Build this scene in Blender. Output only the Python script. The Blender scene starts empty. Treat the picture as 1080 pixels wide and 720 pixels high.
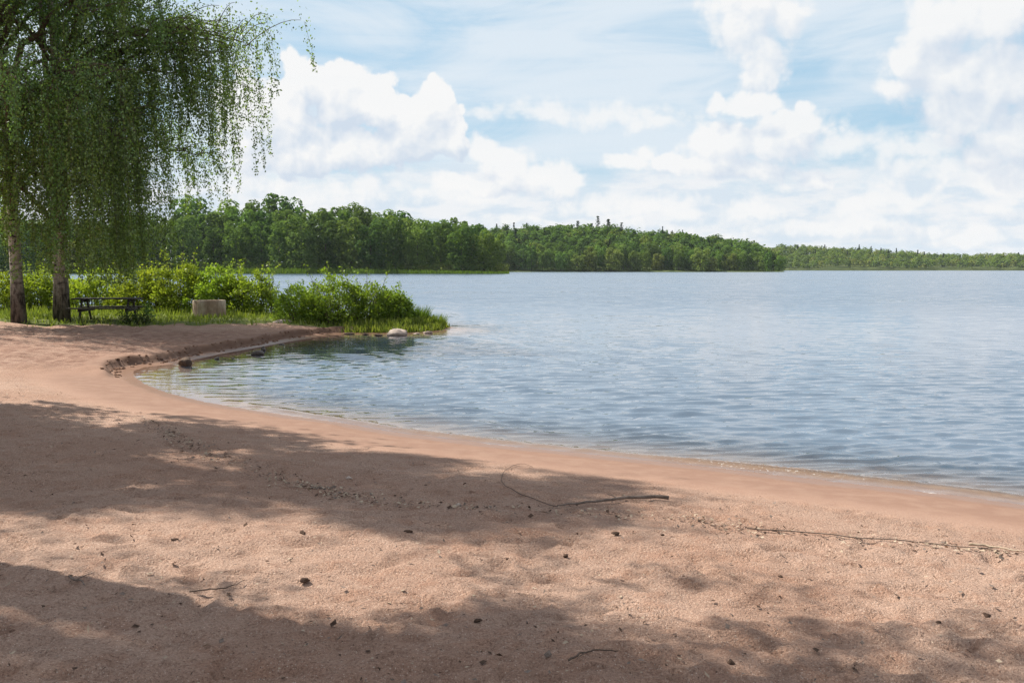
import bpy, math, random
import numpy as np
from mathutils import Vector, Matrix

SEED = 7
rng = np.random.default_rng(SEED)
random.seed(SEED)
scene = bpy.context.scene
C = scene.collection

# ------------------------------------------------------------------ camera model
CAM = np.array([0.0, 0.0, 2.0])
F = 1050.0                       # focal length in pixels of the 1080 px wide photograph
PITCH = math.atan((360 - 283.5) / F)


def ray(px, py):
    x, y, z = px - 540.0, F, 360.0 - py
    c, s = math.cos(-PITCH), math.sin(-PITCH)
    d = np.array([x, y * c - z * s, y * s + z * c])
    return d / np.linalg.norm(d)


def G(px, py, z=0.0):
    """where the sight line of a photo pixel meets the level z"""
    d = ray(px, py)
    t = (z - CAM[2]) / d[2]
    return CAM + d * t


def at(px, py, Y):
    d = ray(px, py)
    return CAM + d * (Y / d[1])


# ------------------------------------------------------------------ helpers
def link(o, parent=None):
    C.objects.link(o)
    if parent is not None:
        o.parent = parent
    return o


def tag(o, label=None, cat=None, group=None, kind=None):
    if label: o['label'] = label
    if cat: o['category'] = cat
    if group: o['group'] = group
    if kind: o['kind'] = kind
    return o


def empty(name, loc, label, cat, group=None, rz=0.0):
    o = bpy.data.objects.new(name, None)
    o.empty_display_size = 0.2
    C.objects.link(o)
    o.location = loc
    o.rotation_euler = (0, 0, rz)
    return tag(o, label, cat, group)


def np_mesh(name, verts, quads=None, tris=None, smooth=False, mats=(), mat_idx=None, attrs=None):
    verts = np.asarray(verts, dtype=np.float32)
    me = bpy.data.meshes.new(name)
    nq = 0 if quads is None else len(quads)
    nt = 0 if tris is None else len(tris)
    loops = []
    if nq: loops.append(np.asarray(quads, dtype=np.int32).ravel())
    if nt: loops.append(np.asarray(tris, dtype=np.int32).ravel())
    loops = np.concatenate(loops)
    starts = np.concatenate([np.arange(nq) * 4, nq * 4 + np.arange(nt) * 3]).astype(np.int32)
    me.vertices.add(len(verts))
    me.vertices.foreach_set('co', verts.ravel())
    me.loops.add(len(loops))
    me.loops.foreach_set('vertex_index', loops)
    me.polygons.add(nq + nt)
    me.polygons.foreach_set('loop_start', starts)
    for m in mats:
        me.materials.append(m)
    if mat_idx is not None:
        me.polygons.foreach_set('material_index', np.asarray(mat_idx, dtype=np.int32))
    if smooth:
        me.polygons.foreach_set('use_smooth', np.ones(nq + nt, dtype=bool))
    if attrs:
        for k, v in attrs.items():
            a = me.attributes.new(k, 'FLOAT', 'POINT')
            a.data.foreach_set('value', np.asarray(v, dtype=np.float32))
    me.update(calc_edges=True)
    me.validate()
    return me


def obj(name, me, parent=None):
    return link(bpy.data.objects.new(name, me), parent)


class MB:
    """collects quads / tris with material slots"""
    def __init__(s):
        s.v, s.q, s.t, s.n = [], [], [], 0

    def add(s, v, q=None, t=None):
        v = np.asarray(v, dtype=np.float64)
        if q is not None and len(q): s.q.append(np.asarray(q) + s.n)
        if t is not None and len(t): s.t.append(np.asarray(t) + s.n)
        s.v.append(v)
        s.n += len(v)

    def build(s, name, mats, parent=None, smooth=False):
        q = np.concatenate(s.q) if s.q else None
        t = np.concatenate(s.t) if s.t else None
        me = np_mesh(name, np.concatenate(s.v), q, t, smooth, mats)
        return obj(name, me, parent)


def tube(mb, pts, radii, n=7, closed_tip=True):
    pts = np.asarray(pts, float)
    radii = np.asarray(radii, float)
    k = len(pts)
    tan = np.gradient(pts, axis=0)
    tan /= np.linalg.norm(tan, axis=1)[:, None] + 1e-9
    ref = np.array([0, 0, 1.0]) if abs(tan[0][2]) < 0.9 else np.array([1.0, 0, 0])
    a = np.linspace(0, 2 * math.pi, n, endpoint=False)
    V = np.zeros((k, n, 3))
    for i in range(k):
        u = np.cross(ref, tan[i]); u /= np.linalg.norm(u) + 1e-9
        w = np.cross(tan[i], u)
        ref = np.cross(u, tan[i]) * -1.0 if False else ref
        V[i] = pts[i] + radii[i] * (np.cos(a)[:, None] * u + np.sin(a)[:, None] * w)
    idx = np.arange(k * n).reshape(k, n)
    q = np.stack([idx[:-1], np.roll(idx[:-1], -1, 1), np.roll(idx[1:], -1, 1), idx[1:]], -1).reshape(-1, 4)
    V = V.reshape(-1, 3)
    t = []
    V = np.vstack([V, pts[0], pts[-1]])
    for j in range(n):
        t.append((k * n, (j + 1) % n, j))
        t.append((k * n + 1, idx[-1][j], idx[-1][(j + 1) % n]))
    mb.add(V, q, t)


def box(mb, c, size, R=None, bevel=0.0):
    """box with chamfered long edges"""
    sx, sy, sz = np.asarray(size) / 2.0
    b = min(bevel, sy * 0.6, sz * 0.6)
    prof = [(-sy + b, -sz), (sy - b, -sz), (sy, -sz + b), (sy, sz - b), (sy - b, sz), (-sy + b, sz), (-sy, sz - b), (-sy, -sz + b)] if b > 0 \
        else [(-sy, -sz), (sy, -sz), (sy, sz), (-sy, sz)]
    n = len(prof)
    v = [(-sx, y, z) for y, z in prof] + [(sx, y, z) for y, z in prof]
    v = np.array(v)
    if R is not None: v = v @ np.asarray(R).T
    v = v + np.asarray(c)
    q = [(j, (j + 1) % n, n + (j + 1) % n, n + j) for j in range(n)]
    cv = np.vstack([v, v[:n].mean(0), v[n:].mean(0)])
    t = []
    for j in range(n):
        t.append((2 * n, (j + 1) % n, j))
        t.append((2 * n + 1, n + j, n + (j + 1) % n))
    mb.add(cv, q, t)


def rotm(axis, ang):
    return np.array(Matrix.Rotation(ang, 3, axis))


# ------------------------------------------------------------------ numpy noise
def _h(ix, iy, seed):
    ix = ix.astype(np.int64).astype(np.uint32); iy = iy.astype(np.int64).astype(np.uint32)
    h = ix * np.uint32(374761393) + iy * np.uint32(668265263) + np.uint32((seed * 974634777 + 12345) & 0xffffffff)
    h = (h ^ (h >> np.uint32(13))) * np.uint32(1274126177)
    h = h ^ (h >> np.uint32(16))
    return (h & np.uint32(0xffffff)).astype(np.float64) / float(0xffffff)


def vnoise(x, y, seed=0):
    x = np.asarray(x, float); y = np.asarray(y, float)
    ix, iy = np.floor(x), np.floor(y)
    fx, fy = x - ix, y - iy
    fx = fx * fx * fx * (fx * (fx * 6 - 15) + 10); fy = fy * fy * fy * (fy * (fy * 6 - 15) + 10)
    a, b = _h(ix, iy, seed), _h(ix + 1, iy, seed)
    c, d = _h(ix, iy + 1, seed), _h(ix + 1, iy + 1, seed)
    return (a + (b - a) * fx) * (1 - fy) + (c + (d - c) * fx) * fy - 0.5


def fbm(x, y, seed=0, octv=4, gain=0.5):
    s, amp, f = 0, 1.0, 1.0
    for k in range(octv):
        s = s + amp * vnoise(x * f + 17.3 * k, y * f - 9.1 * k, seed + k)
        amp *= gain; f *= 2.03
    return s


def sstep(a, b, x):
    t = np.clip((x - a) / (b - a), 0, 1)
    return t * t * (3 - 2 * t)


# ------------------------------------------------------------------ material helpers
def new_mat(name):
    m = bpy.data.materials.new(name)
    m.use_nodes = True
    m.node_tree.nodes.clear()
    return m, m.node_tree


class NT:
    def __init__(s, nt): s.nt = nt

    def node(s, typ, **kw):
        n = s.nt.nodes.new(typ)
        for k, v in kw.items(): setattr(n, k, v)
        return n

    def put(s, sock, v):
        if isinstance(v, bpy.types.NodeSocket): s.nt.links.new(v, sock)
        elif v is not None: sock.default_value = v

    def math(s, op, a, b=None, c=None, clamp=False):
        n = s.node('ShaderNodeMath', operation=op, use_clamp=clamp)
        s.put(n.inputs[0], a); s.put(n.inputs[1], b); s.put(n.inputs[2], c)
        return n.outputs[0]

    def vec(s, op, a, b=None, sc=None):
        n = s.node('ShaderNodeVectorMath', operation=op)
        s.put(n.inputs[0], a); s.put(n.inputs[1], b)
        if sc is not None: s.put(n.inputs['Scale'], sc)
        return n.outputs['Value'] if op in ('LENGTH', 'DOT_PRODUCT', 'DISTANCE') else n.outputs[0]

    def mix(s, f, a, b, blend='MIX'):
        n = s.node('ShaderNodeMix', data_type='RGBA', blend_type=blend)
        s.put(n.inputs[0], f); s.put(n.inputs[6], a); s.put(n.inputs[7], b)
        return n.outputs[2]

    def range(s, x, a, b, c=0.0, d=1.0, typ='SMOOTHSTEP'):
        n = s.node('ShaderNodeMapRange', interpolation_type=typ)
        s.put(n.inputs[0], x)
        for i, v in enumerate((a, b, c, d)): s.put(n.inputs[1 + i], v)
        return n.outputs[0]

    def noise(s, vec, scale, detail=3, rough=0.5, dist=0.0, out=0, dim='3D'):
        n = s.node('ShaderNodeTexNoise', noise_dimensions=dim)
        s.put(n.inputs['Vector'], vec); s.put(n.inputs['Scale'], scale)
        s.put(n.inputs['Detail'], detail); s.put(n.inputs['Roughness'], rough); s.put(n.inputs['Distortion'], dist)
        return n.outputs[out]

    def mapping(s, vec, scale=(1, 1, 1), rot=(0, 0, 0), loc=(0, 0, 0)):
        n = s.node('ShaderNodeMapping')
        s.put(n.inputs['Vector'], vec)
        n.inputs['Scale'].default_value = scale; n.inputs['Rotation'].default_value = rot
        n.inputs['Location'].default_value = loc
        return n.outputs[0]

    def comb(s, x, y, z):
        n = s.node('ShaderNodeCombineXYZ')
        for i, v in enumerate((x, y, z)): s.put(n.inputs[i], v)
        return n.outputs[0]

    def sep(s, v):
        n = s.node('ShaderNodeSeparateXYZ'); s.put(n.inputs[0], v)
        return n.outputs

    def attr(s, name):
        return s.node('ShaderNodeAttribute', attribute_name=name).outputs['Fac']

    def bump(s, h, strength, dist, normal=None):
        n = s.node('ShaderNodeBump')
        n.inputs['Strength'].default_value = strength; n.inputs['Distance'].default_value = dist
        s.put(n.inputs['Height'], h); s.put(n.inputs['Normal'], normal)
        return n.outputs[0]

    def principled(s, col, rough=0.8, spec=0.3, normal=None):
        n = s.node('ShaderNodeBsdfPrincipled')
        s.put(n.inputs['Base Color'], col); s.put(n.inputs['Roughness'], rough)
        n.inputs['Specular IOR Level'].default_value = spec
        s.put(n.inputs['Normal'], normal)
        return n.outputs[0]

    def out(s, shader):
        o = s.node('ShaderNodeOutputMaterial')
        s.nt.links.new(shader, o.inputs['Surface'])


def rgb(r, g, b): return (r, g, b, 1.0)


def leaf_mat(name, c1, c2, transl=0.35, spread=0.35, gloss=0.05, tint=None):
    m, nt = new_mat(name); T = NT(nt)
    geo = T.node('ShaderNodeNewGeometry')
    oi = T.node('ShaderNodeObjectInfo')
    isl = geo.outputs['Random Per Island']
    col = T.mix(isl, rgb(*c1), rgb(*c2))
    hsv = T.node('ShaderNodeHueSaturation')
    T.put(hsv.inputs['Color'], col)
    T.put(hsv.inputs['Hue'], T.math('ADD', 0.5, T.math('MULTIPLY', T.math('SUBTRACT', oi.outputs['Random'], 0.5), 0.035)))
    r2 = T.math('FRACT', T.math('MULTIPLY', isl, 37.7))
    r3 = T.math('FRACT', T.math('MULTIPLY', oi.outputs['Random'], 17.31))
    val = T.math('ADD', T.math('MULTIPLY', T.math('SUBTRACT', r2, 0.5), spread), T.math('ADD', 0.8, T.math('MULTIPLY', r3, 0.4)))
    T.put(hsv.inputs['Value'], val)
    col = hsv.outputs[0]
    d = T.node('ShaderNodeBsdfDiffuse'); T.put(d.inputs['Color'], col)
    tr = T.node('ShaderNodeBsdfTranslucent')
    T.put(tr.inputs['Color'], T.mix(1.0, col, rgb(1.25, 1.3, 0.55), 'MULTIPLY'))
    mx = T.node('ShaderNodeMixShader'); mx.inputs[0].default_value = transl
    nt.links.new(d.outputs[0], mx.inputs[1]); nt.links.new(tr.outputs[0], mx.inputs[2])
    sh = mx.outputs[0]
    if gloss > 0:
        g = T.node('ShaderNodeBsdfGlossy'); g.inputs['Roughness'].default_value = 0.38
        g.inputs['Color'].default_value = rgb(0.9, 0.95, 0.9)
        m2 = T.node('ShaderNodeMixShader'); m2.inputs[0].default_value = gloss
        nt.links.new(sh, m2.inputs[1]); nt.links.new(g.outputs[0], m2.inputs[2])
        sh = m2.outputs[0]
    T.out(sh)
    return m


def simple_mat(name, c1, c2, scale=6.0, rough=0.85, spec=0.2, bump=0.4, bdist=0.01, stretch=(1, 1, 1), detail=5):
    m, nt = new_mat(name); T = NT(nt)
    co = T.node('ShaderNodeTexCoord').outputs['Object']
    v = T.mapping(co, stretch)
    n = T.noise(v, scale, detail, 0.6)
    n2 = T.noise(v, scale * 5.3, 3, 0.6)
    f = T.range(T.math('ADD', T.math('MULTIPLY', n, 0.7), T.math('MULTIPLY', n2, 0.3)), 0.35, 0.65)
    col = T.mix(f, rgb(*c1), rgb(*c2))
    T.out(T.principled(col, rough, spec, T.bump(T.math('ADD', n, T.math('MULTIPLY', n2, 0.5)), bump, bdist)))
    return m


# ------------------------------------------------------------------ shoreline and terrain heights
shore_px = [(1080, 533), (1000, 522), (939, 515), (860, 506), (791, 498), (735, 491.5), (680, 485.5), (607, 478), (516, 468.5), (440, 459),
            (410, 455), (360, 446), (300, 438), (255, 431), (213, 423.5), (175, 414), (152, 405), (141, 397), (140, 391), (152, 387),
            (180, 384), (205, 379), (233, 373), (267, 367), (300, 361), (335, 355), (362, 352), (392, 351.5), (420, 352), (450, 350.5), (470, 348.5)]
shore = [G(x, y)[:2] for x, y in shore_px]
pre = [(420.0, -260.0), (150.0, -90.0), (60.0, -30.0), (28.0, -8.0), (16.0, 1.5), (9.0, 6.0)]
post = [(-2.0, 34.2), (-3.2, 35.6), (-6.0, 36.6), (-9.0, 37.6), (-13.0, 40.0), (-19.0, 43.5), (-34.0, 52.0), (-80.0, 80.0), (-230.0, 150.0), (-600.0, 200.0)]
loop = np.array([p for p in pre] + [tuple(p) for p in shore] + post + [(-4000.0, 200.0), (-4000.0, -4000.0), (420.0, -4000.0)])


def shore_dist(X, Y):
    """signed distance to the shoreline, positive on land"""
    X = np.asarray(X, float); Y = np.asarray(Y, float)
    best = np.full(X.shape, 1e9); ins = np.zeros(X.shape, bool)
    n = len(loop)
    for i in range(n):
        ax, ay = loop[i]; bx, by = loop[(i + 1) % n]
        dx, dy = bx - ax, by - ay
        t = np.clip(((X - ax) * dx + (Y - ay) * dy) / (dx * dx + dy * dy), 0, 1)
        d = (X - ax - t * dx) ** 2 + (Y - ay - t * dy) ** 2
        best = np.minimum(best, d)
        if ay != by:
            c = ((ay > Y) != (by > Y)) & (X < (bx - ax) * (Y - ay) / (by - ay) + ax)
            ins ^= c
    return np.sqrt(best) * np.where(ins, 1, -1)


def ledge(X, Y):
    return 0.42 + 0.16 * fbm(X * 0.7, Y * 0.7, 11, 3) + 0.07 * fbm(X * 3.1, Y * 3.1, 12, 3)


def ground_h(X, Y, d=None, fine=True):
    X = np.asarray(X, float); Y = np.asarray(Y, float)
    if d is None: d = shore_dist(X, Y)
    dd = d + 0.12 * fbm(X * 0.9, Y * 0.9, 3, 3)
    beach = np.where(d > 0, 0.46 * (1 - np.exp(-np.maximum(dd, 0) / 4.2)), 0.0)
    beach = np.where(d > 0, beach * sstep(0, 0.5, d) + 0.10 * d.clip(0, 0.5) * (1 - sstep(0, 0.5, d)), beach)
    d0 = ledge(X, Y)
    bank = 0.07 * np.minimum(d.clip(0), 0.8) + (0.15 + 0.07 * fbm(X * 1.7, Y * 1.7, 13, 3)) * sstep(d0, d0 + 0.13, d) + 0.24 * (1 - np.exp(-np.maximum(d - 0.8, 0) / 5.0))
    mB = sstep(17.4, 18.8, Y + 0.10 * (X + 7.6) + 0.5 * fbm(X * 1.4, Y * 1.4, 5, 2)) * sstep(0.5, -3.0, X + 0.0)
    h = beach * (1 - mB) + bank * mB
    h += 0.06 * sstep(28.0, 33.0, Y) * sstep(1.0, 4.0, d)
    # under water
    under = -0.09 * np.minimum(-d, 6) - 0.16 * np.clip(-d - 6, 0, 9)
    h = np.where(d > 0, h, under)
    # broad hollows and humps of the trodden sand, fading out to the wet strip and the water
    dry = sstep(1.2, 3.5, d)
    h += dry * (0.060 * fbm(X * 0.45, Y * 0.6, 21, 3))
    if fine:
        near = dry * sstep(24, 12, np.hypot(X, Y))
        h += near * (0.026 * fbm(X * 2.1, Y * 2.6, 31, 3) + 0.020 * np.abs(fbm(X * 7.0, Y * 8.0, 41, 3)))
        h += 0.006 * fbm(X * 2.5, Y * 2.5, 51, 2) * sstep(0.0, 0.6, d)
    return h


def gz(x, y):
    return float(ground_h(np.array([x]), np.array([y]))[0])


def axis(lo, hi, step, parts_lo, parts_hi):
    a = list(np.arange(lo, hi + step / 2, step))
    for end, g in parts_hi:
        s = a[-1] - a[-2]
        while a[-1] < end:
            s *= g; a.append(a[-1] + s)
    b = [a[0]]; s = a[1] - a[0]
    for end, g in parts_lo:
        while b[-1] > end:
            s *= g; b.append(b[-1] - s)
    return np.array(b[:0:-1] + a)


def grid_faces(nx, ny):
    idx = np.arange(nx * ny).reshape(ny, nx)
    return np.stack([idx[:-1, :-1], idx[:-1, 1:], idx[1:, 1:], idx[1:, :-1]], -1).reshape(-1, 4)


# ------------------------------------------------------------------ render settings, sun, sky
#SKYBEGIN
SUN_EL = math.radians(50)
sdir = np.array([0.90, -0.436])                    # horizontal travel of the light
sdir = sdir / np.linalg.norm(sdir)
Lt = Vector((sdir[0] * math.cos(SUN_EL), sdir[1] * math.cos(SUN_EL), -math.sin(SUN_EL)))

cam_d = bpy.data.cameras.new('camera')
cam = link(bpy.data.objects.new('camera', cam_d))
cam.location = CAM
cam.rotation_euler = (math.radians(90) - PITCH, 0, 0)
cam_d.lens = 36.0 * F / 1080.0
cam_d.sensor_width = 36.0
cam_d.clip_end = 20000
cam_d.clip_start = 0.05
scene.camera = cam

sun_d = bpy.data.lights.new('sun', 'SUN')
sun_d.energy = 5.0
sun_d.angle = math.radians(0.53)
sun_d.color = (1.0, 0.94, 0.84)
sun = link(bpy.data.objects.new('sun', sun_d))
sun.rotation_euler = Lt.to_track_quat('-Z', 'Y').to_euler()
sun.location = (-40, 30, 60)

scene.view_settings.view_transform = 'Standard'
scene.view_settings.look = 'None'
scene.view_settings.gamma = 1.0
scene.view_settings.use_curve_mapping = False
scene.view_settings.exposure = 0.70
scene.render.engine = 'CYCLES'
scene.cycles.max_bounces = 8
scene.cycles.transparent_max_bounces = 12
scene.cycles.volume_bounces = 0
scene.cycles.use_denoising = True
scene.cycles.denoising_prefilter = 'NONE'
scene.cycles.caustics_reflective = False
scene.cycles.caustics_refractive = False

world = bpy.data.worlds.new('World')
scene.world = world
world.use_nodes = True
wnt = world.node_tree
wnt.nodes.clear()
W = NT(wnt)


def azel(px, py):
    d = ray(px, py)
    return math.atan2(d[0], d[1]), math.asin(d[2])


def blob_group(name, blobs):
    """soft union of ellipses on the sky (azimuth, elevation)"""
    g = bpy.data.node_groups.new(name, 'ShaderNodeTree')
    g.interface.new_socket('Vector', in_out='INPUT', socket_type='NodeSocketVector')
    g.interface.new_socket('Field', in_out='OUTPUT', socket_type='NodeSocketFloat')
    T = NT(g)
    gi = T.node('NodeGroupInput'); go = T.node('NodeGroupOutput')
    acc = None
    for (px, py, rx, ry) in blobs:
        u, v = azel(px, py)
        n = T.node('ShaderNodeVectorMath', operation='MULTIPLY_ADD')
        g.links.new(gi.outputs[0], n.inputs[0])
        rx, ry = rx * 1.10, ry * 1.08
        n.inputs[1].default_value = (F / rx, F / ry, 0)
        n.inputs[2].default_value = (-u * F / rx, -v * F / ry, 0)
        f = T.math('SUBTRACT', 1.0, T.vec('LENGTH', n.outputs[0]))
        acc = f if acc is None else T.math('SMOOTH_MAX', acc, f, 0.25)
    g.links.new(acc, go.inputs[0])
    return g


def use_group(g, vec):
    n = W.node('ShaderNodeGroup'); n.node_tree = g
    W.put(n.inputs[0], vec)
    return n.outputs[0]


def billow(vec):
    vo = W.node('ShaderNodeTexVoronoi', feature='F1', voronoi_dimensions='2D')
    W.put(vo.inputs['Vector'], vec)
    vo.inputs['Scale'].default_value = 30.0
    vo.inputs['Detail'].default_value = 2.0
    vo.inputs['Roughness'].default_value = 0.55
    vo.inputs['Lacunarity'].default_value = 2.3
    b = W.math('SUBTRACT', 0.50, vo.outputs['Distance'])
    n = W.math('SUBTRACT', W.noise(vec, 24.0, 6, 0.6, dim='2D'), 0.5)
    return W.math('ADD', W.math('MULTIPLY', b, 0.75), W.math('MULTIPLY', n, 1.1))


tc = W.node('ShaderNodeTexCoord').outputs['Generated']
dirn = W.vec('NORMALIZE', tc)
sx, sy, sz = W.sep(dirn)
az = W.math('ARCTAN2', sx, sy)
el = W.math('ARCSINE', sz)
P2 = W.comb(az, el, 0.0)

sky = W.node('ShaderNodeTexSky', sky_type='NISHITA')
sky.sun_disc = False
sky.sun_elevation = SUN_EL
sky.sun_rotation = math.atan2(-sdir[0], -sdir[1]) % (2 * math.pi)
sky.altitude = 100
sky.air_density = 1.0; sky.dust_density = 1.2; sky.ozone_density = 1.2
BG = 0.10                                         # strength of the background
WHITE = 5.75                                       # radiance of a sunlit cloud before BG
base = W.mix(1.0, sky.outputs[0], rgb(1.0, 1.0, 1.0), 'MULTIPLY')
# veil that whitens the whole summer sky
base = W.mix(0.32, base, rgb(0.50 * WHITE, 0.50 * WHITE, 0.50 * WHITE))
front = W.math('MULTIPLY', W.range(W.math('ABSOLUTE', az), 0.95, 0.6), W.range(el, 0.80, 0.42))
base = W.mix(W.math('MULTIPLY', front, 0.75), base, rgb(0.42 * WHITE, 0.69 * WHITE, 0.90 * WHITE))

# cirrus streaks
cn = W.noise(W.mapping(P2, (2.0, 7.0, 1.0), (0, 0, math.radians(16))), 2.4, 6, 0.58, 0.9, dim='2D')
cn2 = W.noise(W.mapping(P2, (1.4, 20.0, 1.0), (0, 0, math.radians(17)), (3, 1, 0)), 3.0, 6, 0.55, 0.4, dim='2D')
cov = W.noise(W.mapping(P2, (1.5, 3.5, 1), (0, 0, 0.2), (1.3, 5.1, 0)), 2.0, 2, 0.5, dim='2D')
cx = W.range(az, -0.25, 0.05)
cir = W.math('ADD', W.math('MULTIPLY', cn, 0.75), W.math('ADD', W.math('MULTIPLY', cn2, 0.34), W.math('MULTIPLY', cov, 0.58)))
cir = W.math('ADD', cir, W.math('MULTIPLY', cx, 0.13))
cirm = W.math('MULTIPLY', W.range(cir, 0.60, 1.08), 0.78)
col = W.mix(cirm, base, rgb(0.88 * WHITE, 0.94 * WHITE, 1.0 * WHITE))

# generic cumulus elsewhere in the sky (other azimuths and overhead)
gp = W.vec('MULTIPLY', dirn, (1.0, 1.0, 1.9))
gn = W.noise(gp, 2.7, 6, 0.58, 0.0)
outm = W.math('MAXIMUM', W.range(W.math('ABSOLUTE', az), 0.55, 0.85), W.range(el, 0.30, 0.48))
gm = W.math('MULTIPLY', W.range(gn, 0.54, 0.64), outm)
gl = W.range(gn, 0.75, 0.57)
gcol = W.mix(gl, rgb(0.66 * WHITE, 0.73 * WHITE, 0.84 * WHITE), rgb(1.0 * WHITE, 1.0 * WHITE, 1.0 * WHITE))
col = W.mix(W.math('MULTIPLY', gm, 0.7), col, gcol)

# pale layered cloud bank low over the horizon
hn = W.noise(W.mapping(P2, (3.0, 9.0, 1.0), (0, 0, 0), (2.1, 0.4, 0)), 3.6, 6, 0.6, 0.3, dim='2D')
hz = W.range(el, 0.165, 0.03)
hmask = W.math('MULTIPLY', W.range(W.math('ADD', W.math('MULTIPLY', hn, 0.6), W.math('MULTIPLY', hz, 0.62)), 0.50, 0.80), 0.90)
hshade = W.noise(W.mapping(P2, (4.0, 14.0, 1.0), (0, 0, 0), (7.1, 3.4, 0)), 4.0, 5, 0.6, dim='2D')
hcol = W.mix(W.range(hshade, 0.36, 0.62), rgb(0.74 * WHITE, 0.84 * WHITE, 0.94 * WHITE), rgb(0.96 * WHITE, 0.97 * WHITE, 0.99 * WHITE))
col = W.mix(hmask, col, hcol)

# cumulus in front: one shared warp and relief, evaluated here and a step towards the sun
wn = W.noise(P2, 13.0, 3, 0.55, out=1, dim='2D')
wv = W.vec('SCALE', W.vec('SUBTRACT', wn, (0.5, 0.5, 0.5)), sc=0.036)
PW = W.vec('ADD', P2, wv)
bp = W.vec('ADD', P2, W.vec('SCALE', wv, sc=0.5))
r0 = billow(bp)
r1 = billow(W.vec('ADD', bp, (-0.006, 0.009, 0.0)))
relief = W.math('SUBTRACT', r0, r1)
PW1 = W.vec('ADD', PW, (-0.012, 0.030, 0.0))


def cloud_layer(col, blobs, name, lo, hi, opac, amp, k_small, k_big, dark, bias):
    grp = blob_group(name, blobs)
    f0 = use_group(grp, PW); f1 = use_group(grp, PW1)
    d0 = W.math('ADD', f0, W.math('MULTIPLY', r0, amp))
    light = W.math('ADD', W.math('ADD', W.math('MULTIPLY', relief, k_small), W.math('MULTIPLY', W.math('SUBTRACT', f0, f1), k_big)), bias)
    light = W.range(light, 0.0, 1.0, typ='LINEAR')
    c = W.mix(light, rgb(dark[0] * WHITE, dark[1] * WHITE, dark[2] * WHITE), rgb(1.02 * WHITE, 1.015 * WHITE, 1.01 * WHITE))
    m = W.math('MULTIPLY', W.range(d0, lo, hi), opac)
    return W.mix(m, col, c)


low = [(620, 216, 70, 13), (700, 222, 70, 12), (790, 226, 60, 14), (905, 216, 60, 13), (870, 236, 80, 16), (960, 240, 90, 13), (1055, 224, 50, 11),
       (960, 210, 44, 15), (1060, 196, 52, 14), (350, 206, 130, 20), (480, 208, 120, 14), (560, 232, 80, 9), (740, 250, 90, 10), (830, 195, 26, 9), (1030, 248, 70, 9), (660, 240, 60, 9)]
tower = [(792, 2, 50, 36), (785, 40, 32, 38), (799, 74, 32, 30), (830, 20, 30, 26)]
mid = [(560, 117, 95, 13), (645, 119, 75, 15), (705, 126, 50, 17), (900, 150, 70, 16), (960, 160, 60, 18),
       (985, 180, 80, 18), (280, 178, 80, 34)]
big1 = [(285, 125, 58, 50), (320, 82, 24, 30), (350, 96, 36, 30), (393, 110, 38, 32), (428, 118, 32, 26), (457, 103, 17, 21), (442, 142, 48, 36), (474, 132, 21, 26),
        (300, 162, 72, 30), (380, 155, 64, 28), (478, 150, 18, 22)]
big2 = [(508, 158, 18, 22), (530, 178, 40, 22), (566, 184, 42, 20), (598, 190, 26, 13), (515, 194, 70, 16),
        (757, 106, 13, 13), (784, 112, 30, 20), (806, 106, 26, 16), (851, 112, 16, 15), (838, 132, 46, 24), (815, 150, 58, 28), (765, 150, 48, 26),
        (686, 166, 17, 15), (664, 176, 34, 12), (702, 175, 26, 13), (745, 178, 60, 18), (800, 182, 62, 16), (858, 188, 26, 10)]
big3 = [(990, 22, 42, 34), (1042, 22, 62, 38), (962, 58, 30, 24), (1004, 76, 54, 40), (950, 92, 26, 18), (1056, 78, 60, 50), (1022, 118, 62, 40), (1064, 138, 52, 42),
        (1082, 178, 40, 22), (1035, 165, 30, 14), (1120, 90, 70, 70), (1180, 130, 70, 50)]
col = cloud_layer(col, low, 'cloud_low', -0.1, 0.65, 0.85, 0.9, 0.9, 0.7, (0.70, 0.79, 0.90), 0.66)
col = cloud_layer(col, mid, 'cloud_mid', -0.2, 0.70, 0.78, 0.9, 0.8, 0.5, (0.74, 0.83, 0.93), 0.72)
col = cloud_layer(col, tower, 'cloud_tower', -0.10, 0.45, 0.90, 0.6, 0.9, 0.8, (0.74, 0.82, 0.92), 0.62)
col = cloud_layer(col, big3, 'cloud_right', -0.12, 0.44, 0.90, 0.60, 0.7, 1.1, (0.74, 0.81, 0.91), 0.46)
col = cloud_layer(col, big1, 'cloud_left', -0.03, 0.15, 0.95, 0.52, 0.8, 1.1, (0.69, 0.78, 0.90), 0.50)
col = cloud_layer(col, big2, 'cloud_front', -0.08, 0.34, 0.90, 0.58, 0.8, 1.1, (0.72, 0.80, 0.91), 0.54)

bg = W.node('ShaderNodeBackground')
wnt.links.new(col, bg.inputs['Color'])
bg.inputs['Strength'].default_value = BG
wo = W.node('ShaderNodeOutputWorld')
wnt.links.new(bg.outputs[0], wo.inputs['Surface'])
world.cycles.sampling_method = 'MANUAL'
world.cycles.sample_map_resolution = 512
#SKYEND

# ------------------------------------------------------------------ the ground: one sheet under beach, bank, grass and lake bed
gx = axis(-5.0, 4.0, 0.04, [(-18, 1.010), (-3000, 1.06)], [(14, 1.012), (3000, 1.06)])
gy = axis(3.0, 7.5, 0.03, [(-30, 1.05), (-300, 1.10)], [(32, 1.0045), (44, 1.015), (3000, 1.06)])
GX, GY = np.meshgrid(gx, gy)
gd = shore_dist(GX, GY)
gh = ground_h(GX, GY, gd)


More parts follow.
